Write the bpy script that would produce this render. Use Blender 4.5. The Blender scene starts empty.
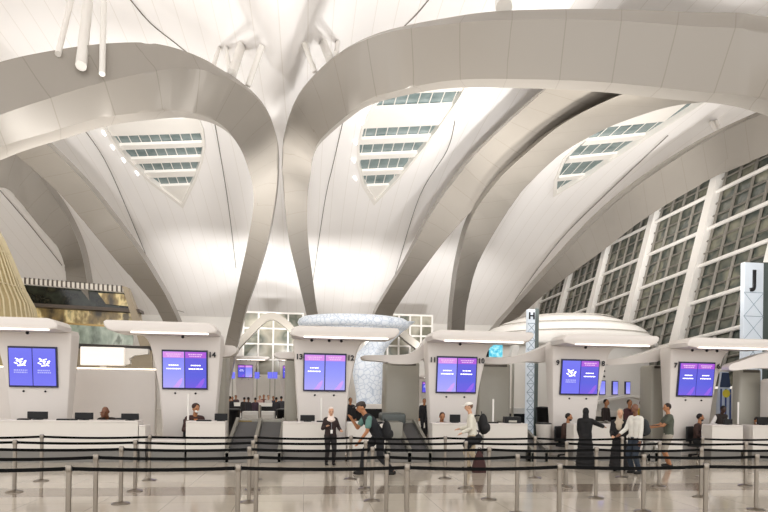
import bpy, bmesh, math, random
from mathutils import Vector, Matrix
from mathutils.geometry import delaunay_2d_cdt
random.seed(7)
SC = bpy.context.scene
COL = SC.collection
V = Vector
PI = math.pi
# ------------------------------------------------------------------ camera
TH, RO, FP, CX, CY, EYE = math.radians(7.8), math.radians(.83), 576.0, 384.0, 392.0, 2.05
_c, _s = math.cos(TH), math.sin(TH)
FW = V((_s, _c, 0)); _R0 = V((_c, -_s, 0)); _U0 = V((0, 0, 1))
RT = _R0*math.cos(RO) + _U0*math.sin(RO); UP = _U0*math.cos(RO) - _R0*math.sin(RO)
CAM = V((0, 0, EYE))
def ray(px, py): return FW + RT*((px-CX)/FP) + UP*((CY-py)/FP)
def at(px, py, Y):
    d = ray(px, py); return CAM + d*(Y/d.y)
def atz(px, py, z):
    d = ray(px, py); return CAM + d*((z-EYE)/d.z)
cd = bpy.data.cameras.new('camera'); cam = bpy.data.objects.new('camera', cd); COL.objects.link(cam)
m = Matrix((RT, UP, -FW)).transposed().to_4x4(); m.translation = CAM; cam.matrix_world = m
cd.sensor_width = 36; cd.lens = 27; cd.shift_y = (CY-256)/768; cd.clip_end = 300
SC.camera = cam
# ------------------------------------------------------------------ materials
def rgb(h):
    h = h.lstrip('#'); o = []
    for i in (0, 2, 4):
        v = int(h[i:i+2], 16)/255; o.append(v/12.92 if v <= .04045 else ((v+.055)/1.055)**2.4)
    return (*o, 1)
MC = {}
def mat(name, col, rough=.5, metal=0, emit=0, ecol=None, noise=.06, nscale=3.0, spec=.5, alpha=1):
    if name in MC: return MC[name]
    M = bpy.data.materials.new(name); M.use_nodes = True; nt = M.node_tree; b = nt.nodes['Principled BSDF']
    c = rgb(col) if isinstance(col, str) else col
    b.inputs['Base Color'].default_value = c
    b.inputs['Roughness'].default_value = rough; b.inputs['Metallic'].default_value = metal
    b.inputs['Specular IOR Level'].default_value = spec
    if emit:
        b.inputs['Emission Color'].default_value = rgb(ecol) if ecol else c
        b.inputs['Emission Strength'].default_value = emit
    if noise:
        tc = nt.nodes.new('ShaderNodeTexCoord'); n = nt.nodes.new('ShaderNodeTexNoise'); n.inputs['Scale'].default_value = nscale
        r = nt.nodes.new('ShaderNodeMapRange'); r.inputs[3].default_value = 1-noise; r.inputs[4].default_value = 1+noise
        x = nt.nodes.new('ShaderNodeVectorMath'); x.operation = 'SCALE'; x.inputs[0].default_value = c[:3]
        nt.links.new(tc.outputs['Object'], n.inputs['Vector']); nt.links.new(n.outputs['Fac'], r.inputs[0])
        nt.links.new(r.outputs[0], x.inputs['Scale']); nt.links.new(x.outputs[0], b.inputs['Base Color'])
    MC[name] = M; return M
def N(nt, t, **k):
    n = nt.nodes.new('ShaderNode'+t)
    for a, v in k.items():
        if a.startswith('i_'): n.inputs[a[2:]].default_value = v
        else: setattr(n, a, v)
    return n
def ramp(nt, stops, interp='LINEAR'):
    r = nt.nodes.new('ShaderNodeValToRGB'); r.color_ramp.interpolation = interp
    e = r.color_ramp.elements
    while len(e) < len(stops): e.new(.5)
    for q, (p, c) in zip(e, stops): q.position = p; q.color = c
    return r
def floor_mat():
    M = mat('polished_stone', '#cfc6b6', .1, noise=0, spec=.6); nt = M.node_tree; b = nt.nodes['Principled BSDF']; L = nt.links.new
    tc = N(nt, 'TexCoord')
    br = N(nt, 'TexBrick', offset=.0); br.inputs['Scale'].default_value = 1
    br.inputs['Color1'].default_value = rgb('#b9afa0'); br.inputs['Color2'].default_value = rgb('#b2a899'); br.inputs['Mortar'].default_value = rgb('#8f8578')
    br.inputs['Brick Width'].default_value = 1.2; br.inputs['Row Height'].default_value = 1.2; br.inputs['Mortar Size'].default_value = .006
    L(tc.outputs['Object'], br.inputs['Vector'])
    n = N(nt, 'TexNoise'); n.inputs['Scale'].default_value = 1.3; n.inputs['Detail'].default_value = 6; L(tc.outputs['Object'], n.inputs['Vector'])
    r = N(nt, 'MapRange'); r.inputs[3].default_value = .9; r.inputs[4].default_value = 1.08; L(n.outputs['Fac'], r.inputs[0])
    x = N(nt, 'VectorMath', operation='SCALE'); L(br.outputs['Color'], x.inputs[0]); L(r.outputs[0], x.inputs['Scale'])
    # darker band running along the hall
    sp = N(nt, 'SeparateXYZ'); L(tc.outputs['Object'], sp.inputs[0])
    c1 = N(nt, 'Math', operation='COMPARE'); c1.inputs[1].default_value = 12.0; c1.inputs[2].default_value = .5; L(sp.outputs['Y'], c1.inputs[0])
    mx = N(nt, 'Mix', data_type='RGBA'); L(c1.outputs[0], mx.inputs['Factor']); L(x.outputs[0], mx.inputs['A']); mx.inputs['B'].default_value = rgb('#877a6c')
    L(mx.outputs['Result'], b.inputs['Base Color']); return M
def shell_mat():
    M = mat('roof_membrane', '#e2ded8', .45, noise=0); nt = M.node_tree; b = nt.nodes['Principled BSDF']; L = nt.links.new
    tc = N(nt, 'TexCoord'); sp = N(nt, 'SeparateXYZ'); L(tc.outputs['Object'], sp.inputs[0])
    mm = N(nt, 'Math', operation='MODULO'); a = N(nt, 'Math', operation='ADD'); a.inputs[1].default_value = 100; L(sp.outputs['X'], a.inputs[0]); L(a.outputs[0], mm.inputs[0]); mm.inputs[1].default_value = .9
    g = N(nt, 'Math', operation='LESS_THAN'); g.inputs[1].default_value = .035; L(mm.outputs[0], g.inputs[0])
    mx = N(nt, 'Mix', data_type='RGBA'); L(g.outputs[0], mx.inputs['Factor']); mx.inputs['A'].default_value = rgb('#efecea'); mx.inputs['B'].default_value = rgb('#e3dfda')
    L(mx.outputs['Result'], b.inputs['Base Color']); return M
def grid_mat(name, cols, scale, rough=.15):
    M = mat(name, '#555555', rough, noise=0); nt = M.node_tree; b = nt.nodes['Principled BSDF']; L = nt.links.new
    tc = N(nt, 'TexCoord'); n = N(nt, 'TexNoise'); n.inputs['Scale'].default_value = scale; n.inputs['Detail'].default_value = 3; L(tc.outputs['Object'], n.inputs['Vector'])
    k = len(cols); r = ramp(nt, [(.3+.4*i/(k-1), rgb(c)) for i, c in enumerate(cols)])
    L(n.outputs['Fac'], r.inputs[0]); L(r.outputs['Color'], b.inputs['Base Color']); return M
def screen_mat(name, stops):
    M = mat(name, '#000000', .25, noise=0); nt = M.node_tree; b = nt.nodes['Principled BSDF']; L = nt.links.new
    tc = N(nt, 'TexCoord'); sp = N(nt, 'SeparateXYZ'); L(tc.outputs['Generated'], sp.inputs[0])
    r = ramp(nt, [(p, rgb(c)) for p, c in stops]); L(sp.outputs['Z'], r.inputs[0])
    L(r.outputs['Color'], b.inputs['Emission Color']); b.inputs['Emission Strength'].default_value = 1.0; return M
def arch_mat():
    M = mat('champagne_panel', '#a89f90', .38, .2, noise=0); nt = M.node_tree; b = nt.nodes['Principled BSDF']; L = nt.links.new
    u = N(nt, 'UVMap'); sp = N(nt, 'SeparateXYZ'); L(u.outputs[0], sp.inputs[0])
    mm = N(nt, 'Math', operation='MODULO'); mm.inputs[1].default_value = 1.5; L(sp.outputs['X'], mm.inputs[0])
    g = N(nt, 'Math', operation='LESS_THAN'); g.inputs[1].default_value = .03; L(mm.outputs[0], g.inputs[0])
    mx = N(nt, 'Mix', data_type='RGBA'); L(g.outputs[0], mx.inputs['Factor']); mx.inputs['A'].default_value = rgb('#98928a'); mx.inputs['B'].default_value = rgb('#8a847b')
    L(mx.outputs['Result'], b.inputs['Base Color']); return M
M_floor = floor_mat(); M_shell = shell_mat()
M_arch = arch_mat()
M_white = mat('white_solid_surface', '#dcd5cf', .35, noise=.015)
M_white2 = mat('white_paint', '#e2ded8', .4, noise=.02)
M_desk = mat('desk_white', '#d6d0c8', .3, noise=.02)
M_grey = mat('grey_panel', '#a9a59a', .4, noise=.03)
M_plinth = mat('grey_plinth', '#77746f', .4, noise=.05)
M_steel = mat('brushed_steel', '#8c847a', .28, 1.0, noise=.05)
M_steel2 = mat('conveyor_steel', '#8b887f', .4, .6, noise=.05)
M_rubber = mat('dark_rubber', '#4b4a4a', .6, noise=.1)
M_belt = mat('black_webbing', '#070707', .85, noise=.1, spec=.15)
M_black = mat('black_plastic', '#0d0d0f', .4, noise=.1, spec=.3)
M_dark = mat('dark_trim', '#5d574f', .5)
M_joint_shade = mat('dark_joint_shade', '#6d675f', .7)
M_mull = mat('mullion_grey', '#7f7a72', .5, .1)
M_pane = grid_mat('facade_glass', ['#3b3e38', '#6e6e62', '#4a504b', '#858372', '#53554d'], .6)
M_sky = grid_mat('skylight_glass', ['#5f7070', '#7d8b8b', '#6a7a79'], .8)
M_far = grid_mat('far_glass', ['#6c6a5a', '#a8a394', '#5d6258', '#c6c0b0'], .35)
M_strip = mat('strip_light', '#fff4ea', .5, emit=2.4, ecol='#fff3e6', noise=0)
M_led = mat('led_spot', '#ffffff', .5, emit=2.5, noise=0)
M_warm = mat('warm_light', '#fff0d8', .5, emit=1.5, noise=0)
M_num = mat('black_lettering', '#17171a', .5, noise=0)
M_wtext = mat('white_mark', '#ffffff', .5, emit=1.0, noise=0)
M_scrA = screen_mat('screen_pale_blue', [(0, '#a8a2f0'), (.45, '#8f93f2'), (.85, '#7f83ee'), (1, '#8a8cf0')])
M_scrB = screen_mat('screen_deep_blue', [(0, '#6a56d8'), (.35, '#5358d6'), (.8, '#5a52d2'), (1, '#6a4fd0')])
M_scrL = screen_mat('screen_logo_blue', [(0, '#6f70ea'), (.5, '#6667e6'), (1, '#6a6de8')])
M_pink = mat('screen_pink_band', '#000000', .3, emit=1.0, ecol='#d487e0', noise=0)
M_pinkd = mat('screen_magenta_band', '#000000', .3, emit=1.0, ecol='#a84fd0', noise=0)
M_swo = mat('screen_swoosh', '#000000', .3, emit=1.0, ecol='#c99cf0', noise=0)
M_swod = mat('screen_swoosh_violet', '#000000', .3, emit=1.0, ecol='#8d5ae0', noise=0)
M_bez = mat('screen_bezel', '#15153a', .3, noise=0)
# ------------------------------------------------------------------ mesh helpers
def tag(o, label=None, cat=None, group=None, kind=None):
    if label: o['label'] = label
    if cat: o['category'] = cat
    if group: o['group'] = group
    if kind: o['kind'] = kind
    return o
def empty(name, loc, label, cat, group=None, rz=0):
    o = bpy.data.objects.new(name, None); COL.objects.link(o); o.location = loc; o.rotation_euler = (0, 0, rz); o.empty_display_size = .1
    return tag(o, label, cat, group)
def obj(name, bm, M, parent=None, smooth=False, mesh=None):
    if mesh is None:
        mesh = bpy.data.meshes.new(name)
        bmesh.ops.recalc_face_normals(bm, faces=bm.faces[:])
        bm.to_mesh(mesh); bm.free()
    for x in (M if isinstance(M, (list, tuple)) else [M]): mesh.materials.append(x)
    if smooth:
        mesh.polygons.foreach_set('use_smooth', [True]*len(mesh.polygons))
        if smooth != 'all': mesh.set_sharp_from_angle(angle=.7)
    o = bpy.data.objects.new(name, mesh); COL.objects.link(o)
    if parent: o.parent = parent
    return o
def B(): return bmesh.new()
def box(bm, x0, x1, y0, y1, z0, z1, bev=0, seg=2, T=None):
    r = bmesh.ops.create_cube(bm, size=1); vs = r['verts']
    for v in vs: v.co = V(((x0+x1)/2+v.co.x*(x1-x0), (y0+y1)/2+v.co.y*(y1-y0), (z0+z1)/2+v.co.z*(z1-z0)))
    if T: bmesh.ops.transform(bm, matrix=T, verts=vs)
    if bev:
        es = list({e for v in vs for e in v.link_edges})
        bmesh.ops.bevel(bm, geom=es, offset=bev, segments=seg, affect='EDGES', profile=.5)
    return bm
def bx(*a, **k): return box(B(), *a, **k)
def frame_of(d):
    d = d.normalized(); a = V((0, 0, 1)) if abs(d.z) < .9 else V((1, 0, 0))
    u = d.cross(a).normalized(); return u, d.cross(u).normalized()
def tube(bm, pts, r, n=8, r2=None):
    pts = [V(p) for p in pts]; rings = []; K = len(pts)
    for i, p in enumerate(pts):
        d = pts[min(i+1, K-1)]-pts[max(i-1, 0)]; u, w = frame_of(d)
        rr = r if r2 is None else r+(r2-r)*i/max(1, K-1)
        rings.append([bm.verts.new(p+(u*math.cos(2*PI*k/n)+w*math.sin(2*PI*k/n))*rr) for k in range(n)])
    for a, b in zip(rings, rings[1:]):
        for k in range(n): bm.faces.new((a[k], a[(k+1) % n], b[(k+1) % n], b[k]))
    bm.faces.new(rings[0][::-1]); bm.faces.new(rings[-1]); return bm
def lathe(bm, prof, n=24, c=(0, 0, 0)):
    rings = []
    for r, z in prof: rings.append([bm.verts.new(V(c)+V((r*math.cos(2*PI*k/n), r*math.sin(2*PI*k/n), z))) for k in range(n)])
    for a, b in zip(rings, rings[1:]):
        for k in range(n): bm.faces.new((a[k], a[(k+1) % n], b[(k+1) % n], b[k]))
    bm.faces.new(rings[0][::-1]); bm.faces.new(rings[-1]); return bm
def prism(bm, poly, y0, y1, bev=0, seg=2, lean=0):
    """outline in (x,z), extruded along y"""
    a = [bm.verts.new((x, y0, z)) for x, z in poly]; b = [bm.verts.new((x, y1, z)) for x, z in poly]; n = len(poly)
    f1 = bm.faces.new(a); f2 = bm.faces.new(b[::-1])
    for i in range(n): bm.faces.new((a[i], b[i], b[(i+1) % n], a[(i+1) % n]))
    if bev:
        es = list(f1.edges)+list(f2.edges); bmesh.ops.bevel(bm, geom=es, offset=bev, segments=seg, affect='EDGES', profile=.5)
    return bm
def crv(P, sub=8):
    out = []; K = len(P)
    for i in range(K-1):
        p0, p1, p2, p3 = P[max(i-1, 0)], P[i], P[i+1], P[min(i+2, K-1)]
        for j in range(sub):
            t = j/sub
            out.append([.5*(2*b+(c-a)*t+(2*a-5*b+4*c-d)*t*t+(3*b-a-3*c+d)*t**3) for a, b, c, d in zip(p0, p1, p2, p3)])
    out.append(list(P[-1])); return out
def evalmesh(o):
    dg = bpy.context.evaluated_depsgraph_get(); me = bpy.data.meshes.new_from_object(o.evaluated_get(dg)); return me
def text_mesh(s, size, ext=.01):
    cu = bpy.data.curves.new('lettering', 'FONT'); cu.body = s; cu.size = size; cu.extrude = ext; cu.align_x = 'CENTER'; cu.align_y = 'CENTER'; cu.bevel_depth = size*.035; cu.bevel_resolution = 0
    o = bpy.data.objects.new('lettering', cu); COL.objects.link(o); bpy.context.view_layer.update(); me = evalmesh(o); bpy.data.objects.remove(o); return me
def text(s, size, loc, M, parent, name='number', rot=(PI/2, 0, 0), ext=.01):
    me = text_mesh(s, size, ext); o = obj(name, None, M, parent, mesh=me); o.location = loc; o.rotation_euler = rot; return o
def tree(o):
    return [o]+[x for c in o.children for x in tree(c)]
def dup(root, loc, label, rz=None):
    r = root.copy(); COL.objects.link(r); r.location = loc; r['label'] = label
    if rz is not None: r.rotation_euler = (0, 0, rz)
    for ch in list(root.children):
        c = ch.copy(); COL.objects.link(c); c.parent = r
        for g in list(ch.children):
            d = g.copy(); COL.objects.link(d); d.parent = c
    return r
# ------------------------------------------------------------------ roof surface
SP = [(2, 18.3), (12, 18.2), (20, 18.0), (25, 17.75), (30, 17.4), (36, 16.9), (42, 15.8), (48, 14.0), (54, 11.9), (60, 9.4), (66, 6.6)]
def S0(y):
    y = min(max(y, 2.01), 65.9)
    for i in range(len(SP)-1):
        if SP[i][0] <= y <= SP[i+1][0]:
            P = [SP[max(i-1, 0)], SP[i], SP[i+1], SP[min(i+2, len(SP)-1)]]
            h = P[2][0]-P[1][0]; t = (y-P[1][0])/h
            m1 = (P[2][1]-P[0][1])/max(1e-6, P[2][0]-P[0][0])*h; m2 = (P[3][1]-P[1][1])/max(1e-6, P[3][0]-P[1][0])*h
            return (2*t**3-3*t*t+1)*P[1][1]+(t**3-2*t*t+t)*m1+(-2*t**3+3*t*t)*P[2][1]+(t**3-t*t)*m2
def S(x, y):
    g = math.exp(-((x+1.1)/2.3)**2); gy = 1/(1+math.exp((y-30)/2.5))
    z = S0(y) - 4.2*g*gy
    z += .5*math.cos((x+1.1)*.32)*-1*gy*.6
    return z
def shell(px, py):
    d = ray(px, py); t = 8.0
    while t < 75:
        p = CAM+d*(t/d.y)
        if p.z > S(p.x, p.y): break
        t += .1
    lo, hi = t-.1, t
    for _ in range(20):
        mid = (lo+hi)/2; p = CAM+d*(mid/d.y)
        if p.z > S(p.x, p.y): hi = mid
        else: lo = mid
    return CAM+d*(lo/d.y)
SKY = {
 1: [(98, 118), (110, 138), (125, 157), (150, 182), (183, 207), (196, 180), (203, 160), (205.5, 145), (203.5, 128), (197, 112), (180, 98), (150, 88), (115, 90), (100, 100)],
 2: [(374, 204), (362, 185), (357, 165), (357, 145), (362, 125), (372, 105), (390, 82), (415, 62), (450, 52), (478, 62), (468, 85), (462, 95), (445, 120), (425, 147), (400, 177)],
 3: [(553, 196), (554, 180), (563, 158), (590, 132), (640, 108), (700, 84), (735, 76), (715, 94), (690, 110), (640, 141), (590, 174)]}
SKYW = {k: [shell(*p) for p in v] for k, v in SKY.items()}
def build_shell():
    pts = []; edges = []
    for k, w in SKYW.items():
        n0 = len(pts); q = []
        for i in range(len(w)):
            a, b = w[i], w[(i+1) % len(w)]
            for j in range(4):
                t = j/4; q.append((a.x+(b.x-a.x)*t, a.y+(b.y-a.y)*t))
        pts += [V(p) for p in q]; edges += [(n0+i, n0+(i+1) % len(q)) for i in range(len(q))]
    x = -40.0
    while x <= 44.01:
        y = 4.0
        while y <= 66.01: pts.append(V((x+.0003*random.random(), y+.0003*random.random()))); y += .8
        x += .8 if -8 < x < 6 else 1.4
    r = delaunay_2d_cdt(pts, edges, [], 0, 1e-5)
    vs, fs = r[0], r[2]
    def inside(p, poly):
        c = False; n = len(poly)
        for i in range(n):
            a, b = poly[i], poly[i-1]
            if (a.y > p[1]) != (b.y > p[1]) and p[0] < (b.x-a.x)*(p[1]-a.y)/(b.y-a.y)+a.x: c = not c
        return c
    bm = B(); bv = [bm.verts.new((p.x, p.y, S(p.x, p.y))) for p in vs]
    for f in fs:
        cx = sum(vs[i].x for i in f)/len(f); cy = sum(vs[i].y for i in f)/len(f)
        if any(inside((cx, cy), w) for w in SKYW.values()): continue
        try: bm.faces.new([bv[i] for i in f])
        except ValueError: pass
    o = obj('ceiling', bm, M_shell, smooth='all'); tag(o, kind='structure')
    for k in range(1): pass
build_shell()
def pxpoly_x(poly, y):
    xs = []
    for i in range(len(poly)):
        (x0, y0), (x1, y1) = poly[i-1], poly[i]
        if (y0 > y) != (y1 > y): xs.append(x0+(x1-x0)*(y-y0)/(y1-y0))
    return (min(xs), max(xs)) if len(xs) >= 2 else None
BANDS = {1: (.0, -.035, [(84, 112), (119, 136), (144, 150), (158, 164.5), (172, 179), (186, 206)]),
         2: (.0, -.045, [(56, 80), (85, 95), (107, 128), (137, 144), (153, 159), (169, 175), (184, 203)]),
         3: (.0, -.10, [(80, 126), (136, 142), (152, 158), (170, 175), (186, 196)])}
for k in (1, 2, 3):
    w = SKYW[k]; cen = sum(w, V((0, 0, 0)))/len(w)
    bm = B(); n = len(w)
    # rim: an inner upstand and a flat border that drops a little under the roof skin
    D = []
    for i in range(n):
        for j in range(4): D.append(w[i].lerp(w[(i+1) % n], j/4))
    n = len(D); rings = []
    for s_, dz in ((1.0, -.0), (1.0, -.12), (.94, -.12), (.94, .3), (1.04, .3)):
        rings.append([bm.verts.new((cen.x+(p.x-cen.x)*s_, cen.y+(p.y-cen.y)*s_, S(cen.x+(p.x-cen.x)*s_, cen.y+(p.y-cen.y)*s_)+dz)) for p in D])
    for a, b in zip(rings, rings[1:]):
        for i in range(n): bm.faces.new((a[i], b[i], b[(i+1) % n], a[(i+1) % n]))
    fr = obj('window_%d' % k, bm, M_white2, smooth=True); tag(fr, kind='structure')
    bm = B(); RG = []
    for s_ in (1.02, .8, .6, .4, .2, .02):
        q = [(cen.x+(p.x-cen.x)*s_, cen.y+(p.y-cen.y)*s_) for p in D]; RG.append([bm.verts.new((x, y, S(x, y)+.22)) for x, y in q])
    for a, b in zip(RG, RG[1:]):
        for i in range(n): bm.faces.new((a[i], b[i], b[(i+1) % n], a[(i+1) % n]))
    bm.faces.new(RG[-1]); ex = bmesh.ops.extrude_face_region(bm, geom=bm.faces[:]); bmesh.ops.translate(bm, vec=(0, 0, .04), verts=[v for v in ex['geom'] if isinstance(v, bmesh.types.BMVert)])
    obj('pane', bm, M_sky, fr)
    poly = SKY[k]; _, sl, bands = BANDS[k]; cxp = sum(p[0] for p in poly)/len(poly)
    for y0, y1 in bands:
        y1 -= .8; y0 += .8
        ym = (y0+y1)/2; e = pxpoly_x(poly, ym)
        if not e: continue
        e = (e[0]-3, e[1]+3)
        ea = pxpoly_x(poly, y0) or e; eb = pxpoly_x(poly, y1) or (e[0]*.5+e[1]*.5-1, e[0]*.5+e[1]*.5+1)
        bm = B(); c4 = [shell(px, min(max(py+sl*(px-cxp), 3), 300)) for px, py in ((ea[0]+1, y0), (ea[1]-1, y0), (eb[1]-1, y1), (eb[0]+1, y1))]
        lo = [bm.verts.new(p+V((0, 0, .03))) for p in c4]; hi = [bm.verts.new(p+V((0, 0, .2))) for p in c4]
        bm.faces.new(lo); bm.faces.new(hi[::-1])
        for i in range(4): bm.faces.new((lo[i], hi[i], hi[(i+1) % 4], lo[(i+1) % 4]))
        obj('beam', bm, M_white2, fr)
    xs = [p.x for p in w]; ys = [p.y for p in w]; bm = B(); x = min(xs)+.4
    pw = [(p.x, p.y) for p in w]
    def yspan(x):
        r = []
        for i in range(len(pw)):
            (x0, y0), (x1, y1) = pw[i-1], pw[i]
            if (x0 > x) != (x1 > x): r.append(y0+(y1-y0)*(x-x0)/(x1-x0))
        return (min(r), max(r)) if len(r) >= 2 else None
    while x < max(xs):
        yy = yspan(x)
        if yy and yy[1]-yy[0] > .6:
            ns = 6
            for q in range(ns):
                ya = yy[0]+.3+(yy[1]-yy[0]-.6)*q/ns; yb = yy[0]+.3+(yy[1]-yy[0]-.6)*(q+1)/ns
                tube(bm, [(x, ya, S(x, ya)+.2), (x, yb, S(x, yb)+.2)], .03, 4)
        x += .62
    obj('mullion', bm, M_white2, fr)
    if k < 3:
        for px, py in {1: [(103, 131), (111.5, 145), (122.5, 158), (136, 171)], 2: [(354, 176), (352.5, 158), (354, 140), (360, 120)]}[k]:
            p = shell(px, py); q = shell(px+2, py+3.5); bm = B(); tube(bm, [p+V((0, 0, -.04)), q+V((0, 0, -.04))], .06, 6); obj('downlight', bm, M_led, fr)
# dark open joints of the roof skin; one line paints a bay's shade edge
for i, L_ in enumerate([[(75, 118), (105, 160), (140, 240), (165, 300), (184, 312)], [(214, 118), (227, 195), (236, 268)], [(345, 112), (334, 160), (325, 200), (313, 280)],
                        [(455, 120), (447, 150), (420, 195), (397, 268), (390, 290)], [(128, -4), (150, 22), (176, 43), (192, 56)], [(432, -5), (418, 12), (404, 26)], [(0, 190), (30, 225), (62, 265)],
                        [(600, 235), (560, 270), (530, 298)], [(668, 135), (610, 190), (560, 240), (515, 300)]]):
    bm = B(); P = crv([list(p) for p in L_], 6); tube(bm, [shell(*p)+V((0, 0, -.03)) for p in P], .024, 6)
    tag(obj('trim_%d' % (i+1), bm, M_joint_shade), kind='structure')
# ------------------------------------------------------------------ arches
def arch(label, st, thick=1.1, tilt=.55, group='roof arches'):
    """stations: outer edge px, ridge px, inner edge px, depth"""
    P = crv([[o[0], o[1], r[0], r[1], i[0], i[1], Y] for o, r, i, Y in st], 10)
    bm = B(); rings = []
    for ox, oy, rx, ry, ix, iy, Y in P:
        a, r, i = at(ox, oy, Y+.35), at(rx, ry, Y), at(ix, iy, Y+tilt)
        wdt = (a-i).length; back = V((.0, 1, .25)).normalized()*min(thick, .75*wdt+.2)
        b1 = a+back; b2 = i+back*.9
        rings.append([bm.verts.new(p) for p in (a, r, i, b2, b1)])
    for a, b in zip(rings, rings[1:]):
        for k in range(5): bm.faces.new((a[k], a[(k+1) % 5], b[(k+1) % 5], b[k]))
    bm.faces.new(rings[0][::-1]); bm.faces.new(rings[-1])
    bm.verts.ensure_lookup_table()
    es = [bm.edges.get((rings[j][k], rings[j+1][k])) for j in range(len(rings)-1) for k in (0, 1, 2)]
    bmesh.ops.bevel(bm, geom=[e for e in es if e], offset=.07, segments=2, affect='EDGES', profile=.5)
    uv = bm.loops.layers.uv.new('uv')
    ly = [0]
    for j in range(1, len(P)): ly.append(ly[-1]+(at(P[j][2], P[j][3], P[j][6])-at(P[j-1][2], P[j-1][3], P[j-1][6])).length)
    ridge = [at(p[2], p[3], p[6]) for p in P]
    for f in bm.faces:
        if len(f.verts) > 4: continue
        for l in f.loops:
            k = min(range(len(P)), key=lambda q: (ridge[q]-l.vert.co).length_squared); l[uv].uv = (ly[k], 0)
    o = tag(obj('roof_arch', bm, M_arch, smooth=True), label, 'arch', group)
    return o
def s3(o, i, Y, r=None): return (o, r or ((o[0]*.985+i[0]*.015), (o[1]*.985+i[1]*.015)), i, Y)
arch('broad champagne arch sweeping up from left edge and down behind counter fourteen', [
 s3((-70, 86), (-70, 176), 15, (-70, 142)), s3((0, 62), (0, 147), 15.5, (0, 115)), s3((50, 51), (50, 132), 16, (50, 98)), s3((100, 44), (100, 118), 16.5, (100, 83)),
 s3((150, 43), (150, 112), 17, (150, 72)), s3((190, 53), (180, 111), 17.7, (187, 68)), s3((225, 71), (207, 117), 18.6, (223, 76)), s3((253, 92), (226, 129), 20, (252, 94)),
 s3((268, 112), (240, 148), 21.5), s3((276, 135), (247, 165), 23), s3((278, 160), (252, 183), 25), s3((276, 195), (253.5, 205), 27), s3((268, 240), (248, 240), 30),
 s3((257, 278), (240, 277), 33), s3((246, 310), (231, 318), 36), s3((237, 347), (223, 352), 38), s3((229, 385), (216, 390), 39), s3((221, 421), (208, 425), 39.5)])
arch('widest champagne arch rising from behind counter thirteen across the top right', [
 s3((850, 42), (850, 130), 13.4, (850, 60)), s3((768, 16), (768, 100), 14, (768, 32)), s3((692, 12), (692, 91), 14.6, (690, 26)), s3((601, 9), (601, 82), 15.2, (601, 20)),
 s3((500, 11), (511, 79), 16, (500, 20)), s3((440, 19), (456, 80), 16.7, (440, 25)), s3((400, 27), (413, 87), 17.3, (400, 30)), s3((373, 35), (373, 98), 17.8, (373, 37)),
 s3((343, 50), (350, 113), 18.6), s3((317, 72), (330, 130), 20), s3((297, 97), (318, 143), 21.5), s3((285, 130), (312.5, 158), 23.5), s3((282, 160), (310.5, 174), 25),
 s3((283, 185), (308, 192), 27), s3((288, 235), (307.5, 232), 30), s3((297, 275), (312, 272), 33), s3((307, 317), (318, 315), 36), s3((318, 360), (328, 357), 38), s3((330, 421), (341, 421), 39)])
arch('straight champagne arch leg rising right from behind the lattice sculpture', [
 s3((620, 25), (700, 60), 20), s3((560, 76), (630, 95), 23), s3((512, 118), (565, 140), 27), s3((479, 150), (510, 178), 30), s3((456, 177), (475, 208), 32.5), s3((430, 215), (448, 237), 35),
 s3((405, 262), (424, 268), 38), s3((388, 290), (407, 292), 40), s3((374, 315), (393, 315), 42), s3((366, 345), (382, 345), 43.5), s3((366, 416), (380, 416), 45)])
arch('curved pale arch bowing left beside the third skylight, foot behind counter eleven', [
 s3((810, 66), (830, 108), 18), s3((720, 70), (746, 97), 19.8), s3((640, 88), (692, 100), 21.5), s3((590, 108), (646, 113), 23.5), s3((556, 128), (601, 131), 25.5), s3((533, 147), (560, 155), 27),
 s3((505, 172), (527, 186), 29), s3((485, 196), (508, 211), 31), s3((470, 220), (490, 240), 33), s3((460, 255), (477, 266), 35), s3((455, 285), (470, 291), 36.5), s3((451, 329), (465, 326), 38), s3((450, 420), (462, 420), 39)], tilt=2.2)
arch('champagne arch edging the top of the glazed right wall', [
 s3((850, 76), (850, 122), 18.5), s3((768, 110), (768, 155), 21.6), s3((710, 138), (710, 180), 25.4), s3((647, 178), (647, 217), 30), s3((601, 215), (601, 252), 35),
 s3((556, 262), (560, 282), 40), s3((530, 290), (538, 300), 43), s3((504, 319), (517, 320), 46), s3((478, 350), (492, 350), 48)])
arch('diagonal champagne arch leg at left falling towards counter fourteen', [
 s3((-30, 82), (-75, 98), 24), s3((10, 112), (-28, 128), 26.5), s3((43, 140), (12, 152), 29), s3((83, 180), (56, 190), 32), s3((110, 213), (84, 222), 34.5), s3((140, 253), (114, 258), 37), s3((157, 280), (134, 281), 39),
 s3((172, 307), (157, 310), 41), s3((190, 350), (176, 352), 43), s3((215, 415), (200, 415), 45)])
arch('farthest left arch curving down onto the shopping gallery', [
 s3((-60, 138), (-60, 184), 31), s3((0, 147), (0, 187), 34), s3((27, 163), (20, 203), 36), s3((50, 190), (40, 227), 38), s3((67, 217), (57, 247), 40), s3((80, 247), (64, 264), 42), s3((87, 280), (66, 282), 44), s3((91, 315), (71, 316), 45)])
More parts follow.
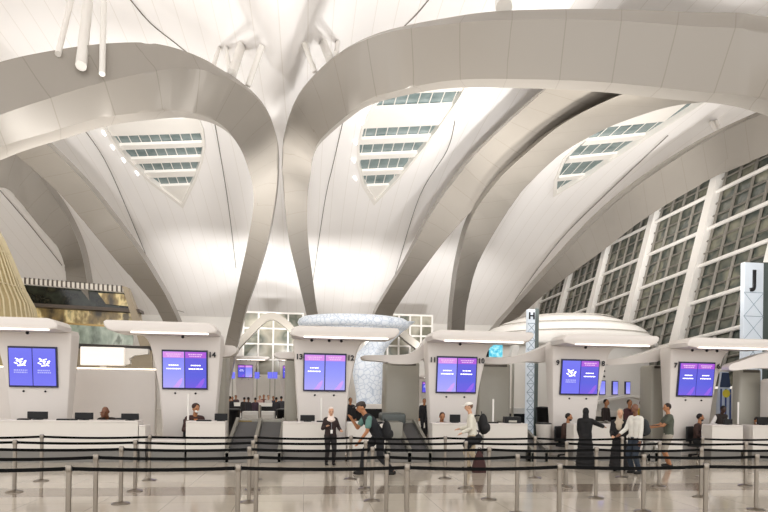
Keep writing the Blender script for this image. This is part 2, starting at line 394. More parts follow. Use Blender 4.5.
# struts between arches and roof skin
for k, (a, Y, b, r, lab) in enumerate([((58, 54), 16.3, (88.5, -70), .08, 'thin white strut, leftmost of three on the left arch'), ((81, 66), 16.22, (95.5, -70), .14, 'thick white post, middle of three on the left arch'),
    ((102, 74), 16.33, (107, -110), .08, 'thin white strut, rightmost of three on the left arch'),
    ((213, 67), 18.8, (219, 48), .08, 'short thin strut at right shoulder of the left arch, first of four'), ((230, 71), 19.4, (226, 47), .08, 'short strut at right shoulder of the left arch, second of four'),
    ((232, 74), 19.6, (242, 45), .16, 'thick short strut at right shoulder of the left arch, third of four'), ((248, 86), 20.2, (262, 46), .1, 'slanted strut at right shoulder of the left arch, last of four'),
    ((315, 72), 20.3, (304, 43), .09, 'thin strut at left shoulder of the widest arch, first of three'), ((330, 60), 19.6, (323, 42), .15, 'thick strut at left shoulder of the widest arch, second of three'),
    ((336, 54), 19.2, (338, 42), .09, 'short strut at left shoulder of the widest arch, last of three'),
    ((718, 134), 25.5, (711, 122), .1, 'left strut of the pair on the glazed wall arch'), ((721, 133), 25.5, (716, 121), .1, 'right strut of the pair on the glazed wall arch'),
    ((504, 8), 16.5, (502, -15), .25, 'stub post on top of the widest arch')]):
    bm = B(); tube(bm, [at(*a, Y), shell(*b)], r, 10); tag(obj('roof_strut', bm, M_white2, smooth=True), lab, 'strut', 'roof struts')
# ------------------------------------------------------------------ floor, far walls
bm = bx(-45, 50, -8, 70, -.1, 0); tag(obj('floor', bm, M_floor), kind='structure')
# back wall below the roof edge, with glazed openings in front
bm = bx(-45, 50, 60, 60.4, 0, 9.6); tag(obj('wall_back', bm, M_white2), kind='structure')
def glazed(idx, x0, x1, z0, z1, Y, nx, nz, pane, fr, fw=.12):
    o = obj('window_%d' % idx, bx(x0, x1, Y, Y+.06, z0, z1), pane); tag(o, kind='structure')
    bm = B()
    for i in range(nx+1): x = x0+(x1-x0)*i/nx; box(bm, x-fw/2, x+fw/2, Y-.15, Y+.1, z0, z1)
    for i in range(nz+1): z = z0+(z1-z0)*i/nz; box(bm, x0-fw/2, x1+fw/2, Y-.17, Y+.1, z-fw/2, z+fw/2)
    obj('mullion', bm, fr, o); return o
p, q = at(243, 375, 52), at(303, 314, 52); glazed(4, p.x, q.x, p.z, q.z, 52, 4, 4, M_far, M_white2, .14)
p, q = at(376, 356, 53), at(432, 316, 53); glazed(5, p.x, q.x, p.z, q.z, 53, 5, 4, M_far, M_white2, .16)
for a, b in (((262, 326), (286, 376)), ((250, 345), (262, 376)), ((276, 330), (298, 352))):
    bm = B(); tube(bm, [at(*a, 52.6), at(*b, 52.6)], .25, 6); obj('brace', bm, mat('dark_brace', '#5d5a52', .5), bpy.data.objects['window_4'])
# pointed frame in front of the far window
def band(name, px, w, Y, th, M, label, cat, parent=None):
    P = crv([list(p) for p in px], 6); bm = B(); rings = []
    for i, (x, y) in enumerate(P):
        a, b = P[max(i-1, 0)], P[min(i+1, len(P)-1)]; d = V((b[0]-a[0], b[1]-a[1])).normalized(); nx, ny = -d.y, d.x
        o_, i_ = at(x+nx*w/2, y+ny*w/2, Y), at(x-nx*w/2, y-ny*w/2, Y); rings.append([bm.verts.new(v) for v in (o_, i_, i_+V((0, th, 0)), o_+V((0, th, 0)))])
    for a, b in zip(rings, rings[1:]):
        for k in range(4): bm.faces.new((a[k], a[(k+1) % 4], b[(k+1) % 4], b[k]))
    bm.faces.new(rings[0][::-1]); bm.faces.new(rings[-1])
    o = obj(name, bm, M, parent, smooth=True)
    if label: tag(o, label, cat)
    return o
band('pointed_arch', [(216, 419), (222, 375), (232, 352), (248, 334), (262, 320), (271, 316), (280, 319), (292, 330), (301, 350), (303, 419)], 7, 48, .8, M_arch, 'small pointed grey arch framing the far grid window', 'arch')
band('pointed_arch', [(372, 318), (384, 322), (396, 328), (408, 338), (424, 352), (434, 375), (437, 419)], 7, 48, .8, M_arch, 'sloping grey arch leg right of the lattice sculpture', 'arch')
# ------------------------------------------------------------------ glazed right wall
def WX(z): return 18.3+.25*(z-5.6)
gtop = [(14, 12.6), (18, 13.4), (22.5, 13.6), (26.3, 13.7), (31.2, 13.5), (36.4, 12.7), (42, 11.4), (46, 10.2), (50, 9.2)]
def GT(y):
    for (a, za), (b, zb) in zip(gtop, gtop[1:]):
        if a <= y <= b: return za+(zb-za)*(y-a)/(b-a)
    return gtop[0][1] if y < gtop[0][0] else gtop[-1][1]
def WZ(z, y): # rows tilt up a little towards the near end
    return z + (26-y)*.10*max(0, 1-(z-3)/10)
ribs = [16, 21, 26, 31, 36, 41, 46]
for bi, (y0, y1) in enumerate(zip(ribs, ribs[1:])):
    o = None
    bm = B(); nY = 5; nZ = 24; z0 = 2.5; vs = {}
    for i in range(nY+1):
        for j in range(nZ+1):
            y = y0+(y1-y0)*i/nY; z = z0+(GT(y)-z0)*j/nZ; vs[i, j] = bm.verts.new((WX(z)+.15, y, z))
    for i in range(nY):
        for j in range(nZ): bm.faces.new((vs[i, j], vs[i+1, j], vs[i+1, j+1], vs[i, j+1]))
    o = obj('window_%d' % (bi+6), bm, M_pane); tag(o, kind='structure')
    md = o.modifiers.new('thickness', 'SOLIDIFY'); md.thickness = .05
    bm = B()
    for i in range(1, 6):
        y = y0+(y1-y0)*(i-.5)/5
        if i == 6: continue
        P = [(WX(z)+.02, y, z) for z in [z0+(GT(y)-z0)*j/8 for j in range(9)]]
        tube(bm, P, .085, 4)
    k = 0; z = 2.8
    while z < 15:
        P = []
        for i in range(9):
            y = y0+(y1-y0)*i/8; zz = WZ(z, y)
            if zz < GT(y): P.append((WX(zz)+.02, y, zz))
        if len(P) > 1 and k % 3: tube(bm, P, .05, 4)
        k += 1; z += .62
    obj('mullion', bm, M_mull, o)
    bm = B(); z = 2.8; any_ = False
    while z < 15:
        P = []
        for i in range(17):
            y = y0+(y1-y0)*i/16; zz = WZ(z, y)
            if zz < GT(y): P.append((WX(zz)-.06, y, zz))
        if len(P) > 1: tube(bm, P, .1, 8); any_ = True
        z += 1.86
    if any_: obj('transom', bm, M_white2, o, smooth=True)
    else: bm.free()
for ri, y in enumerate(ribs):
    bm = B(); zt = GT(y)+.3; rings = []
    for j in range(13):
        z = zt*j/12; x = WX(z) if z > 2 else WX(2); w = .24+.12*(1-j/12)
        rings.append([bm.verts.new(v) for v in ((x-.28, y-w, z), (x-.28, y+w, z), (x+.35, y+w, z), (x+.35, y-w, z))])
    for a, b in zip(rings, rings[1:]):
        for k in range(4): bm.faces.new((a[k], a[(k+1) % 4], b[(k+1) % 4], b[k]))
    bm.faces.new(rings[0][::-1]); bm.faces.new(rings[-1])
    tag(obj('trim_%d' % (ri+20), bm, M_white2, smooth=True), kind='structure')
tag(obj('wall_right', bx(17.95, 18.15, 12, 50, 0, 2.4), M_white2), kind='structure')
# ------------------------------------------------------------------ check-in kiosks
YK = 18.2; KS = YK/17.0; KZ = 2.05*(1-KS)
def ring(bm, z, xl, xr, yf, yb, ch=.1):
    ch = min(ch, (xr-xl)*.3)
    P = [(xl+ch, yf), (xr-ch, yf), (xr-ch*.3, yf+ch*.3), (xr, yf+ch), (xr, yb-ch), (xr-ch, yb), (xl+ch, yb), (xl, yb-ch), (xl, yf+ch), (xl+ch*.3, yf+ch*.3)]
    return [bm.verts.new((x, y, z)) for x, y in P]
def loft(bm, rings):
    n = len(rings[0])
    for a, b in zip(rings, rings[1:]):
        for k in range(n): bm.faces.new((a[k], a[(k+1) % n], b[(k+1) % n], b[k]))
    bm.faces.new(rings[0][::-1]); bm.faces.new(rings[-1]); return bm
def words(bm, cx, z, w, h, y=-.012):
    x = cx-w/2
    while x < cx+w/2:
        l = random.uniform(.02, .06); l = min(l, cx+w/2-x)
        if l > .01: box(bm, x, x+l, y-.004, y, z-h/2, z+h/2)
        x += l+.016
def logo(bm, cx, z, s=1.0, y=-.012):
    for dx, dz, w, h, r in [(-.09, .12, .1, .032, .5), (.03, .115, .1, .032, -.3), (-.03, .06, .17, .028, .1), (.13, .06, .07, .04, -.5), (.1, .0, .1, .04, -.6), (-.12, .0, .1, .03, .4), (.0, .01, .06, .04, .9), (-.01, -.06, .14, .034, -.1), (.11, -.055, .06, .028, .3)]:
        T = Matrix.Translation((cx+dx*s, y, z+dz*s)) @ Matrix.Rotation(r, 4, 'Y'); box(bm, -w*s/2, w*s/2, -.004, 0, -h*s/2, h*s/2, T=T)
def display(parent, cx, kind):
    base, head, sw = {'A': (M_scrA, M_pink, M_swo), 'B': (M_scrB, M_pinkd, M_swod), 'C': (M_scrA, M_pink, M_swo), 'L': (M_scrL, None, None), 'N': (M_scrA, M_pink, M_swo)}[kind]
    w, h = .575, 1.02
    obj('display', bx(cx-w/2, cx+w/2, -.055, -.03, -h/2, h/2), base, parent)
    y = -.056
    if head:
        obj('header_band', bx(cx-w/2+.004, cx+w/2-.004, y-.004, y, h/2-.17, h/2-.004), head, parent)
        bm = B(); words(bm, cx, h/2-.07, .4, .035, y-.005); words(bm, cx, h/2-.125, .34, .03, y-.005); tag(obj('header_lettering', bm, mat('pale_pink_mark', '#000000', .4, emit=.9, ecol='#f0c4f4', noise=0), parent), kind='stuff')
        bm = B(); pts = [(cx-.02, -h/2+.01), (cx+.06, -h/2+.10), (cx+.13, -h/2+.2), (cx+.21, -h/2+.27), (cx+.24, -h/2+.28), (cx+.235, -h/2+.2), (cx+.20, -h/2+.1), (cx+.13, -h/2+.01)]
        prism(bm, pts, y-.004, y); obj('swoosh', bm, sw, parent)
        if kind != 'N':
            bm = B(); words(bm, cx, .13, .26, .03, y-.001); words(bm, cx, .03, .38, .032, y-.001); tag(obj('lettering', bm, M_wtext, parent), kind='stuff')
    else:
        bm = B(); logo(bm, cx, .1, .95, y); tag(obj('logo', bm, M_wtext, parent), kind='stuff')
        bm = B(); words(bm, cx, -.09, .34, .035, y); words(bm, cx, -.15, .34, .035, y); tag(obj('lettering', bm, mat('dim_mark', '#000000', .4, emit=.9, ecol='#b9bbff', noise=0), parent), kind='stuff')
def kiosk(xc, label, left, right, numL=None, numR=None, flip=False, loc=None, arm=None):
    s = -1 if flip else 1
    o = empty('check_in_kiosk', loc or (xc*KS, YK, KZ), label, 'check-in kiosk', 'check-in kiosks'); o.scale = (KS,)*3
    z0 = -KZ/KS if loc is None else 0
    bm = B(); R = []
    for z, xl, xr in [(z0, -.74, .66), (1.15, -.77, .67), (2.07, -.84, .74), (2.7, -.88, .84), (3.1, -.91, .92), (3.3, -.92, .97), (3.45, -.93, 1.05), (3.52, -.93, 1.14), (3.62, -.9, 1.25)]:
        if flip: xl, xr = -xr*1.0, -xl*1.08
        R.append(ring(bm, z, xl, xr, -(z-2.6)*.105, .55))
    loft(bm, R); obj('body', bm, M_white, o, smooth=True)
    P = [(-.72, 3.85), (-.9, 3.8), (-.99, 3.68), (-.97, 3.56), (-.7, 3.535), (1.75, 3.535), (1.93, 3.59), (2.03, 3.7), (2.05, 3.8), (1.98, 3.85)]
    if flip: P = [(-x*(.93 if x > 0 else 1.0), z) for x, z in P][::-1]
    bm = B(); prism(bm, P, -1.0, -.02, .05, 3); obj('hood', bm, M_white, o, smooth=True)
    a, b = (-.62, 1.72); a, b = (a, b) if not flip else (-1.2, .78)
    obj('light_strip', bx(a, b, -1.012, -.955, 3.522, 3.552), M_strip, o)
    sc = obj('screen', bx(-.625, .625, -.03, .03, -.56, .56), M_bez, o); sc.location = (0, -.03, 2.6); sc.rotation_euler = (.105, 0, 0)
    display(sc, -.302, left); display(sc, .302, right)
    for n, x in ((numL, -.80), (numR, .80)):
        if n: t = text(n, .21, (x*.935, -.1, 3.03), M_num, o, 'counter_number', (PI/2+.105, 0, 0), .004)
    for x, z in ((-.28, 1.93), (.28, 1.93)):
        bm = B(); bmesh.ops.create_icosphere(bm, subdivisions=2, radius=.03); q = obj('sensor', bm, M_black, o); q.location = (x, -(z-2.6)*.105-.01, z)
    for x in ([.0] if flip or numR == '10' or numR == '8' else [-.4, .1, .45]):
        bm = B(); bmesh.ops.create_icosphere(bm, subdivisions=2, radius=.045); q = obj('camera_dome', bm, M_black, o); q.location = (x, -.4, 3.50)
    if arm:
        pl, Yd, th = arm; inv = Matrix.Translation(o.location) @ Matrix.Scale(KS, 4); inv.invert()
        P = crv([list(p) for p in pl]+[list(pl[0])], 5)[:-1]; bm = B(); n = len(P)
        a = [bm.verts.new(inv @ at(x, y, Yd)) for x, y in P]; b = [bm.verts.new(inv @ (at(x, y, Yd)+V((0, th, 0)))) for x, y in P]
        f1, f2 = bm.faces.new(a), bm.faces.new(b[::-1])
        for i in range(n): bm.faces.new((a[i], b[i], b[(i+1) % n], a[(i+1) % n]))
        bmesh.ops.bevel(bm, geom=list(f1.edges), offset=.04, segments=2, affect='EDGES', profile=.5)
        obj('canopy_arm', bm, M_white, o, smooth=True)
    return o
kiosk(-7.4, 'white check-in kiosk at far left with white logo on both blue screens', 'L', 'L', flip=True)
kiosk(-3.385, 'white check-in kiosk numbered 14 with pink topped screens, hood reaching left', 'A', 'B', None, '14', flip=True,
      arm=([(208, 338), (216, 343), (226, 345), (234, 346), (237, 350), (233, 355), (222, 357), (208, 357)], 19.0, .6))
kiosk(.565, 'white check-in kiosk numbered 13 and 12 beside the pale lattice sculpture', 'C', 'N', '13', '12', arm=([(304, 346), (297, 351), (288, 352), (277, 352), (274, 354.5), (277, 358), (290, 358.5), (304, 358.5)], 19.2, .5))
kiosk(4.53, 'white check-in kiosk numbered 11 and 10 behind the man in white cap', 'C', 'B', '11', '10', arm=([(434, 333), (427, 338), (422, 345), (415, 351), (404, 354.5), (384, 355), (364, 355.5), (362.5, 358), (366, 360), (384, 361.5), (388, 363.5), (412, 364), (421, 361), (426, 355), (434, 350)], 19.0, .6))
kiosk(8.47, 'white check-in kiosk numbered 9 and 8 with logo on its left screen', 'L', 'B', '9', '8', arm=([(566, 334), (555, 341), (543, 347), (528, 353), (505, 357.5), (484, 357), (481, 360), (484, 363.5), (508, 364), (528, 361.5), (546, 362), (548, 354), (554, 351), (566, 350)], 19.0, .6))
kiosk(12.42, 'white check-in kiosk numbered 7 and 6, rightmost with screens', 'B', 'B', '7', '6', arm=([(684, 340), (672, 344), (660, 348.5), (645, 353), (625, 357.5), (606, 359.5), (603, 362.5), (608, 365), (640, 363), (660, 361), (662, 354), (668, 352), (684, 352)], 19.0, .6))
o = empty('side_canopy', at(745, 420, 17.5)*1, 'curved white canopy at right edge beyond kiosk six', 'canopy'); o.location.z = 0
P = crv([list(p) for p in [(800, 340), (772, 351), (757, 355), (741, 361), (733, 363.5), (729, 367), (733, 370.5), (760, 368), (800, 368), (800, 340)]], 5)[:-1]
bm = B(); a = [bm.verts.new(at(x, y, 17.5)-o.location) for x, y in P]; b = [bm.verts.new(at(x, y, 17.5)+V((0, .35, 0))-o.location) for x, y in P]; n = len(P)
bm.faces.new(a); bm.faces.new(b[::-1])
for i in range(n): bm.faces.new((a[i], b[i], b[(i+1) % n], a[(i+1) % n]))
obj('canopy_arm', bm, M_white, o, smooth=True)
obj('support_wall', bx(1.2, 1.9, .3, .8, 0, 2.7, .1), M_white, o)
# ---- side pillars between the kiosks
def pillar(x0, x1, ytop, Y, label, M=None, dep=1.0):
    p, q = at(x0, ytop, Y), at(x1, ytop, Y); o = empty('side_pillar', ((p.x+q.x)/2, Y, 0), label, 'pillar', 'grey side pillars'); w = (q.x-p.x)/2; h = p.z
    obj('panel', bx(-w, w, 0, dep, 0, h, .09, 3), M or M_grey, o, smooth=True)
    obj('vent_slot', bx(-w*.7, w*.75, -.02, .05, h-.12, h-.03), M_dark, o); return o
pillar(213, 226.5, 350, 20.3, 'pale grey pillar right of kiosk fourteen')
pillar(285, 297.5, 357, 20.3, 'pale grey pillar left of kiosk thirteen')
pillar(386, 420, 361.5, 20.3, 'wide grey pillar between the sculpture and kiosk eleven')
pillar(479, 511, 363, 20.3, 'wide grey pillar right of kiosk ten')
pillar(652, 668, 365, 19.6, 'pale grey pillar left of kiosk seven', dep=.8)
pillar(740, 762, 369, 18.6, 'grey pillar at right edge under the curved canopy', dep=.4)
# ---- back wall between the first two kiosks
p, q = at(-60, 366, 20.6), at(156, 366, 20.6)
o = empty('partition_wall', ((p.x+q.x)/2, 20.6, 0), 'low pale partition wall behind long left counter', 'partition'); w = (q.x-p.x)/2
obj('panel', bx(-w, w, 0, .25, 0, p.z, .04), M_white, o); obj('light_strip', bx(-w+.3, w-.1, .5, .56, p.z-.02, p.z+.06), M_warm, o); obj('ledge', bx(-w, w, .25, .7, p.z-.14, p.z-.04), M_white2, o)
p, q = at(80, 365, 21.6), at(124, 347.5, 21.6)
o = empty('lightbox_sign', ((p.x+q.x)/2, 21.6, 0), 'blank glowing white sign box above the partition wall', 'sign'); w = (q.x-p.x)/2
obj('panel', bx(-w, w, 0, .25, p.z, q.z, .02), mat('glow_panel', '#f4efe8', .5, emit=.3, ecol='#fff6ec', noise=0), o); obj('post', bx(-.1, .1, .08, .2, 0, p.z), M_white, o)
bm = B(); pr = [(124, 348), (148, 349), (148, 354), (134, 355.5), (129, 359), (130, 364), (124, 365)]
prism(bm, [(at(x, y, 21.7).x-o.location.x, at(x, y, 21.7).z) for x, y in pr], .1, .3); obj('bracket', bm, M_white2, o)
# ------------------------------------------------------------------ counters
def desk(x0, x1, label, top=1.15, d=.5, Y=16.75):
    o = empty('check_in_counter', ((x0+x1)/2, Y, 0), label, 'counter', 'check-in counters'); w = (x1-x0)/2
    obj('front_panel', bx(-w, w, 0, .1, .34, top-.04, .012), M_desk, o)
    obj('worktop', bx(-w, w, -.015, d, top-.04, top, .01), M_white, o)
    obj('plinth', bx(-w+.02, w-.02, .06, d-.05, 0, .34), M_plinth, o)
    for s in (-1, 1): obj('end_panel', bx(s*w-.05 if s > 0 else -w, w if s > 0 else -w+.05, .1, d, .34, top-.04), M_desk, o)
    return o
desk(-11.5, -4.58, 'long white check-in counter at left with three monitors')
desk(-4.56, -4.38, 'short white step block ending the long left counter', top=1.03)
desk(-4.3, -3.32, 'low white bag shelf left of counter fourteen', top=.62)
desk(-3.3, -2.22, 'white check-in counter of the masked woman in front of kiosk fourteen')
desk(-.62, .86, 'white check-in counter left of the standing woman in headscarf')
desk(.9, 1.2, 'low white bag shelf behind the standing woman in headscarf', top=.7)
desk(1.24, 2.36, 'white check-in counter behind the man bending forward')
desk(3.76, 5.3, 'white check-in counter in front of kiosk eleven with seated agent')
desk(5.34, 6.72, 'white check-in counter right of the black backpack with grey printer')
desk(8.2, 10.5, 'white check-in counter behind the women in black robes')
desk(10.9, 11.85, 'low white bag shelf behind the seated man at kiosk seven', top=.62)
desk(12.86, 13.95, 'white check-in counter with standing agent right of kiosk seven')
desk(14.3, 16.2, 'white check-in counter at right edge of the hall')
# ------------------------------------------------------------------ baggage conveyors
def conveyor(x0, x1, label, housing=False):
    o = empty('baggage_conveyor', ((x0+x1)/2, 16.55, 0), label, 'baggage conveyor', 'bag drop conveyors'); w = (x1-x0)/2; n = 2 if w > .6 else 1
    obj('front_plinth', bx(-w, w, 0, .25, 0, .3, .015), M_plinth, o)
    for k in range(n):
        a = -w+2*w*k/n+.07; b = -w+2*w*(k+1)/n-.07
        bm = B(); A = [bm.verts.new(p) for p in ((a, .1, .33), (b, .1, .33), (b, 2.5, 1.02), (a, 2.5, 1.02), (a, .1, .25), (b, .1, .25), (b, 2.5, .9), (a, 2.5, .9))]
        for f in ((0, 1, 2, 3), (7, 6, 5, 4), (0, 4, 5, 1), (1, 5, 6, 2), (2, 6, 7, 3), (3, 7, 4, 0)): bm.faces.new([A[i] for i in f])
        obj('belt', bm, M_rubber, o)
    for k in range(n+1):
        x = -w+2*w*k/n; x = max(-w+.05, min(w-.05, x))
        bm = B(); A = [bm.verts.new(p) for p in [(x+dx, y, z) for dx in (-.05, .05) for y, z in ((0, 0), (0, .42), (2.6, 1.16), (2.6, 0))]]
        for f in ((0, 1, 2, 3), (7, 6, 5, 4), (0, 4, 5, 1), (1, 5, 6, 2), (2, 6, 7, 3), (3, 7, 4, 0)): bm.faces.new([A[i] for i in f])
        obj('side_rail', bm, M_steel2, o)
    obj('end_housing', bx(-w, w, 2.6, 3.2, 0, 1.1, .03), M_steel2, o)
    obj('yellow_edge', bx(-w, -w+.5, 2.57, 2.6, .98, 1.06), mat('amber_edge', '#8a7440', .5), o)
    if housing:
        obj('scanner_hood', bx(-w+.1, w*.35, 2.0, 2.9, 1.0, 1.36, .08, 3), mat('slate_hood', '#4b504e', .45), o, smooth=True)
        obj('side_cover', bx(-w, -w*.05, 1.0, 2.6, 0, 1.12, .02), M_steel2, o)
    return o
conveyor(-2.2, -.64, 'twin dark baggage belts between counters fourteen and thirteen')
conveyor(2.38, 3.72, 'baggage conveyor with slate scanner hood left of kiosk eleven', True)
conveyor(6.76, 7.3, 'baggage conveyor left of the seated man in brown suit at kiosk nine')
conveyor(10.52, 10.88, 'narrow baggage conveyor behind the man in olive shirt')
# ------------------------------------------------------------------ desk equipment
def monitor(px, py0, py1, w, label, Y=16.95, rz=0):
    p = at(px, py1, Y); o = empty('computer_monitor', (p.x, Y, 1.15), label, 'monitor', 'counter monitors', rz); z1 = at(px, py0, Y).z-1.15
    obj('screen', bx(-w/2, w/2, -.02, .03, max(.02, z1-.28), z1, .012), M_black, o)
    obj('stand', bx(-.03, .03, .0, .05, 0, .1), M_black, o); obj('base', bx(-.11, .11, -.06, .1, 0, .015, .004), M_black, o); return o
for px, y0, y1, w, lab in [(37.5, 411.5, 420, .52, 'black monitor back in front of the leftmost kiosk'), (84, 412.5, 420, .48, 'black monitor left of the bald agent'), (130, 413.5, 420, .47, 'black monitor right of the bald agent'),
    (221, 413.5, 421, .36, 'black monitor right of the masked woman'), (307.5, 415, 421, .42, 'black monitor left of the standing woman in headscarf'), (455, 414.5, 423, .33, 'black monitor between seated agent and man in white cap'),
    (728, 419, 425, .3, 'black monitor right of the standing agent in vest'), (764, 417, 426, .5, 'black monitor at right edge of the hall')]:
    monitor(px, y0, y1, w, lab)
for px, lab, w in [(24, 'low black keyboard left of the leftmost monitor', .3), (67, 'low black keyboard between the two left monitors', .5), (493, 'low black keyboard beside the acrylic post', .3), (204, 'low black keyboard under the masked woman', .4), (320, 'low black keyboard beside the woman in headscarf', .2)]:
    p = at(px, 420, 16.85); o = empty('keyboard', (p.x, 16.85, 1.15), lab, 'keyboard', 'counter keyboards'); obj('body', bx(-w/2, w/2, -.08, .08, 0, .035, .006), M_black, o)
    bm = B()
    for r in range(4):
        for c in range(int(w/.03)-1): box(bm, -w/2+.02+c*.03, -w/2+.043+c*.03, -.065+r*.034, -.04+r*.034, .035, .043)
    tag(obj('keys', bm, M_dark, o), kind='stuff')
for px, yt, lab in [(188, 394, 'thin white post beside the masked woman'), (321, 398, 'thin white post left of the woman in headscarf'), (493, 399, 'thin white post right of the black backpack'), (738, 402, 'thin white post right of the standing agent in vest')]:
    p = at(px, 420, 17.1); h = at(px, yt, 17.1).z-1.15; o = empty('screen_post', (p.x, 17.1, 1.15), lab, 'post', 'counter posts')
    bm = B(); tube(bm, [(0, 0, .01), (0, 0, h)], .028, 10); obj('rod', bm, M_white2, o, smooth=True); obj('foot', bx(-.05, .05, -.05, .05, 0, .015), M_steel, o)
# grey printer-like cluster right of the backpack
p = at(512, 422, 17.0); o = empty('document_printer', (p.x, 17.0, 1.15), 'grey and black document printer on counter right of backpack', 'printer')
obj('housing', bx(-.25, .25, -.12, .15, 0, .2, .02), M_black, o); obj('paper_tray', bx(-.15, .1, -.15, -.1, .03, .09), M_grey, o)
# ------------------------------------------------------------------ bins, cabinets
def bin_(px, y0, y1, Y, w, label, M, group='waste bins'):
    p = at(px, y1, Y); z1 = at(px, y0, Y).z
    o = empty('waste_bin', (p.x, Y, 0), label, 'bin', group); z1 = max(.5, z1)
    bm = B(); lathe(bm, [(w*.38, 0), (w*.5, z1-.1), (w*.52, z1-.08), (w*.52, z1-.03)], 20); obj('body', bm, M, o, smooth=True)
    bm = B(); lathe(bm, [(w*.53, z1-.03), (w*.5, z1), (w*.2, z1+.02)], 20); obj('lid', bm, M_black, o, smooth=True); return o
bin_(233.5, 409, 421, 22.2, .5, 'black waste bin left of the white cabinets behind the belts', M_black)
bin_(283, 409, 421, 21.5, .45, 'black waste bin right of the white cabinets behind the belts', M_black)
bin_(542.5, 407, 423, 20.9, .5, 'black waste bin beside kiosk nine', M_black)
bin_(543.5, 423, 440, 18.1, .5, 'pale cream waste bin beside the bearded man at kiosk nine', M_desk)
for px, lab in [(250, 'left white cabinet behind the twin baggage belts'), (266.5, 'right white cabinet behind the twin baggage belts')]:
    p = at(px, 421, 21.0); z = at(px, 411.5, 21).z; o = empty('service_cabinet', (p.x, 21.0, 0), lab, 'cabinet', 'white service cabinets')
    obj('body', bx(-.28, .28, 0, .5, 0, z, .02), M_white2, o); obj('door', bx(-.23, .23, -.02, 0, .1, z-.12, .006), M_desk, o)
p = at(259, 421, 19.6); o = empty('steel_bollard', (p.x, 19.9, 0), 'steel bollard between the two white cabinets', 'bollard'); z = at(259, 405, 19.9).z
bm = B(); lathe(bm, [(.05, 0), (.05, z-.02), (.03, z)], 14); obj('post', bm, M_steel, o, smooth=True)
# ------------------------------------------------------------------ lettered towers
def tower(letter, x0, x1, x2, ytop, Y, label, lz):
    p, q = at(x0, ytop, Y), at(x1, ytop, Y); o = empty('letter_tower', ((p.x+q.x)/2, Y, 0), label, 'sign tower', 'letter sign towers'); w = (q.x-p.x)/2; h = p.z
    d = .5; M = mat('tower_lattice', '#d3dae1', .35, emit=.22, ecol='#dfeaf6', noise=.08, nscale=2)
    obj('light_panel', bx(-w, w, 0, .2, 0, h, .02), M, o)
    ww = at(x2, ytop, Y).x-at(x1, ytop, Y).x
    obj('side_post', bx(w, w+ww, .02, .4, 0, h+.04, .02), mat('tower_side', '#5b6663', .4), o)
    bm = B(); hh = 2*w
    z = h-.2-hh*1.15
    while z > .5:
        za = max(0, z-hh*1.1)
        for a, b in (((-w, z), (w, z)), ((-w, z), (w, za)), ((w, z), (-w, za))): tube(bm, [(a[0], -.004, a[1]), (b[0], -.004, b[1])], .012, 4)
        z = za
    obj('lattice', bm, mat('tower_lines', '#9fb0bd', .4), o)
    text(letter, lz, (0, -.02, h-lz*.75), M_num, o, 'letter'); return o
tower('H', 528, 535.5, 539.5, 309, 21.2, 'slim pale lattice tower lettered H left of kiosk nine', .36)
tower('J', 744.5, 764, 770, 262, 19.85, 'pale lattice tower lettered J at right edge', .85)
# ------------------------------------------------------------------ queue posts and belts
def stanchion(x, y, nx, label, rl):
    o = empty('queue_post', (x, y, 0), label, 'queue post', 'queue posts')
    bm = B(); lathe(bm, [(.155, 0), (.155, .012), (.13, .024), (.06, .036), (.04, .05)], 28); obj('base', bm, M_steel, o, smooth=True)
    bm = B(); lathe(bm, [(.036, .03), (.036, .93)], 20); obj('pole', bm, M_steel, o, smooth=True)
    bm = B(); lathe(bm, [(.04, .925), (.043, .935), (.043, 1.005), (.038, 1.018), (.02, 1.022)], 20); h = obj('belt_head', bm, M_steel, o, smooth=True)
    obj('belt_slot', bx(.036, .05, -.014, .014, .938, 1.0), M_black, h)
    L = nx-x; bm = B(); a = []
    for i in range(13):
        t = i/12; s = -.022*4*t*(1-t)*(.6+.8*((x*7.3) % 1)); xx = .045+(L-.09)*t
        a.append([bm.verts.new((xx, dy, z+s)) for dy, z in ((-.003, .942), (-.003, .992), (.003, .992), (.003, .942))])
    for p, q in zip(a, a[1:]):
        for k in range(4): bm.faces.new((p[k], p[(k+1) % 4], q[(k+1) % 4], q[k]))
    bm.faces.new(a[0][::-1]); bm.faces.new(a[-1]); obj('belt', bm, M_belt, o)
ORD = ['first', 'second', 'third', 'fourth', 'fifth', 'sixth', 'seventh', 'eighth', 'ninth']
for nm, Y, xs in [('farthest', 13.45, [-7.95, -5.67, -3.42, -1.1, 1.08, 3.34, 5.59, 7.87, 10.06, 12.35]), ('second farthest', 12.06, [-7.8, -5.57, -3.34, -1.04, 1.28, 3.45, 5.74, 7.96, 10.12, 12.4]),
                  ('middle', 10.74, [-5.45, -3.21, -.99, 1.27, 3.54, 5.74, 8.01, 10.3]), ('second nearest', 9.46, [-5.5, -3.2, -.76, 1.36, 3.62, 5.95, 8.16, 10.4]), ('nearest', 8.16, [-5.4, -3.1, -.9, 1.47, 3.78, 6.17, 8.5])]:
    for k, (x, nx) in enumerate(zip(xs, xs[1:])):
        lab = ('black belt of the %s row entering from the left edge' % nm) if k == 0 else 'steel queue post with black belt, %s from left in the %s row' % (ORD[k-1], nm)
        stanchion(x, Y, nx, lab, nm)
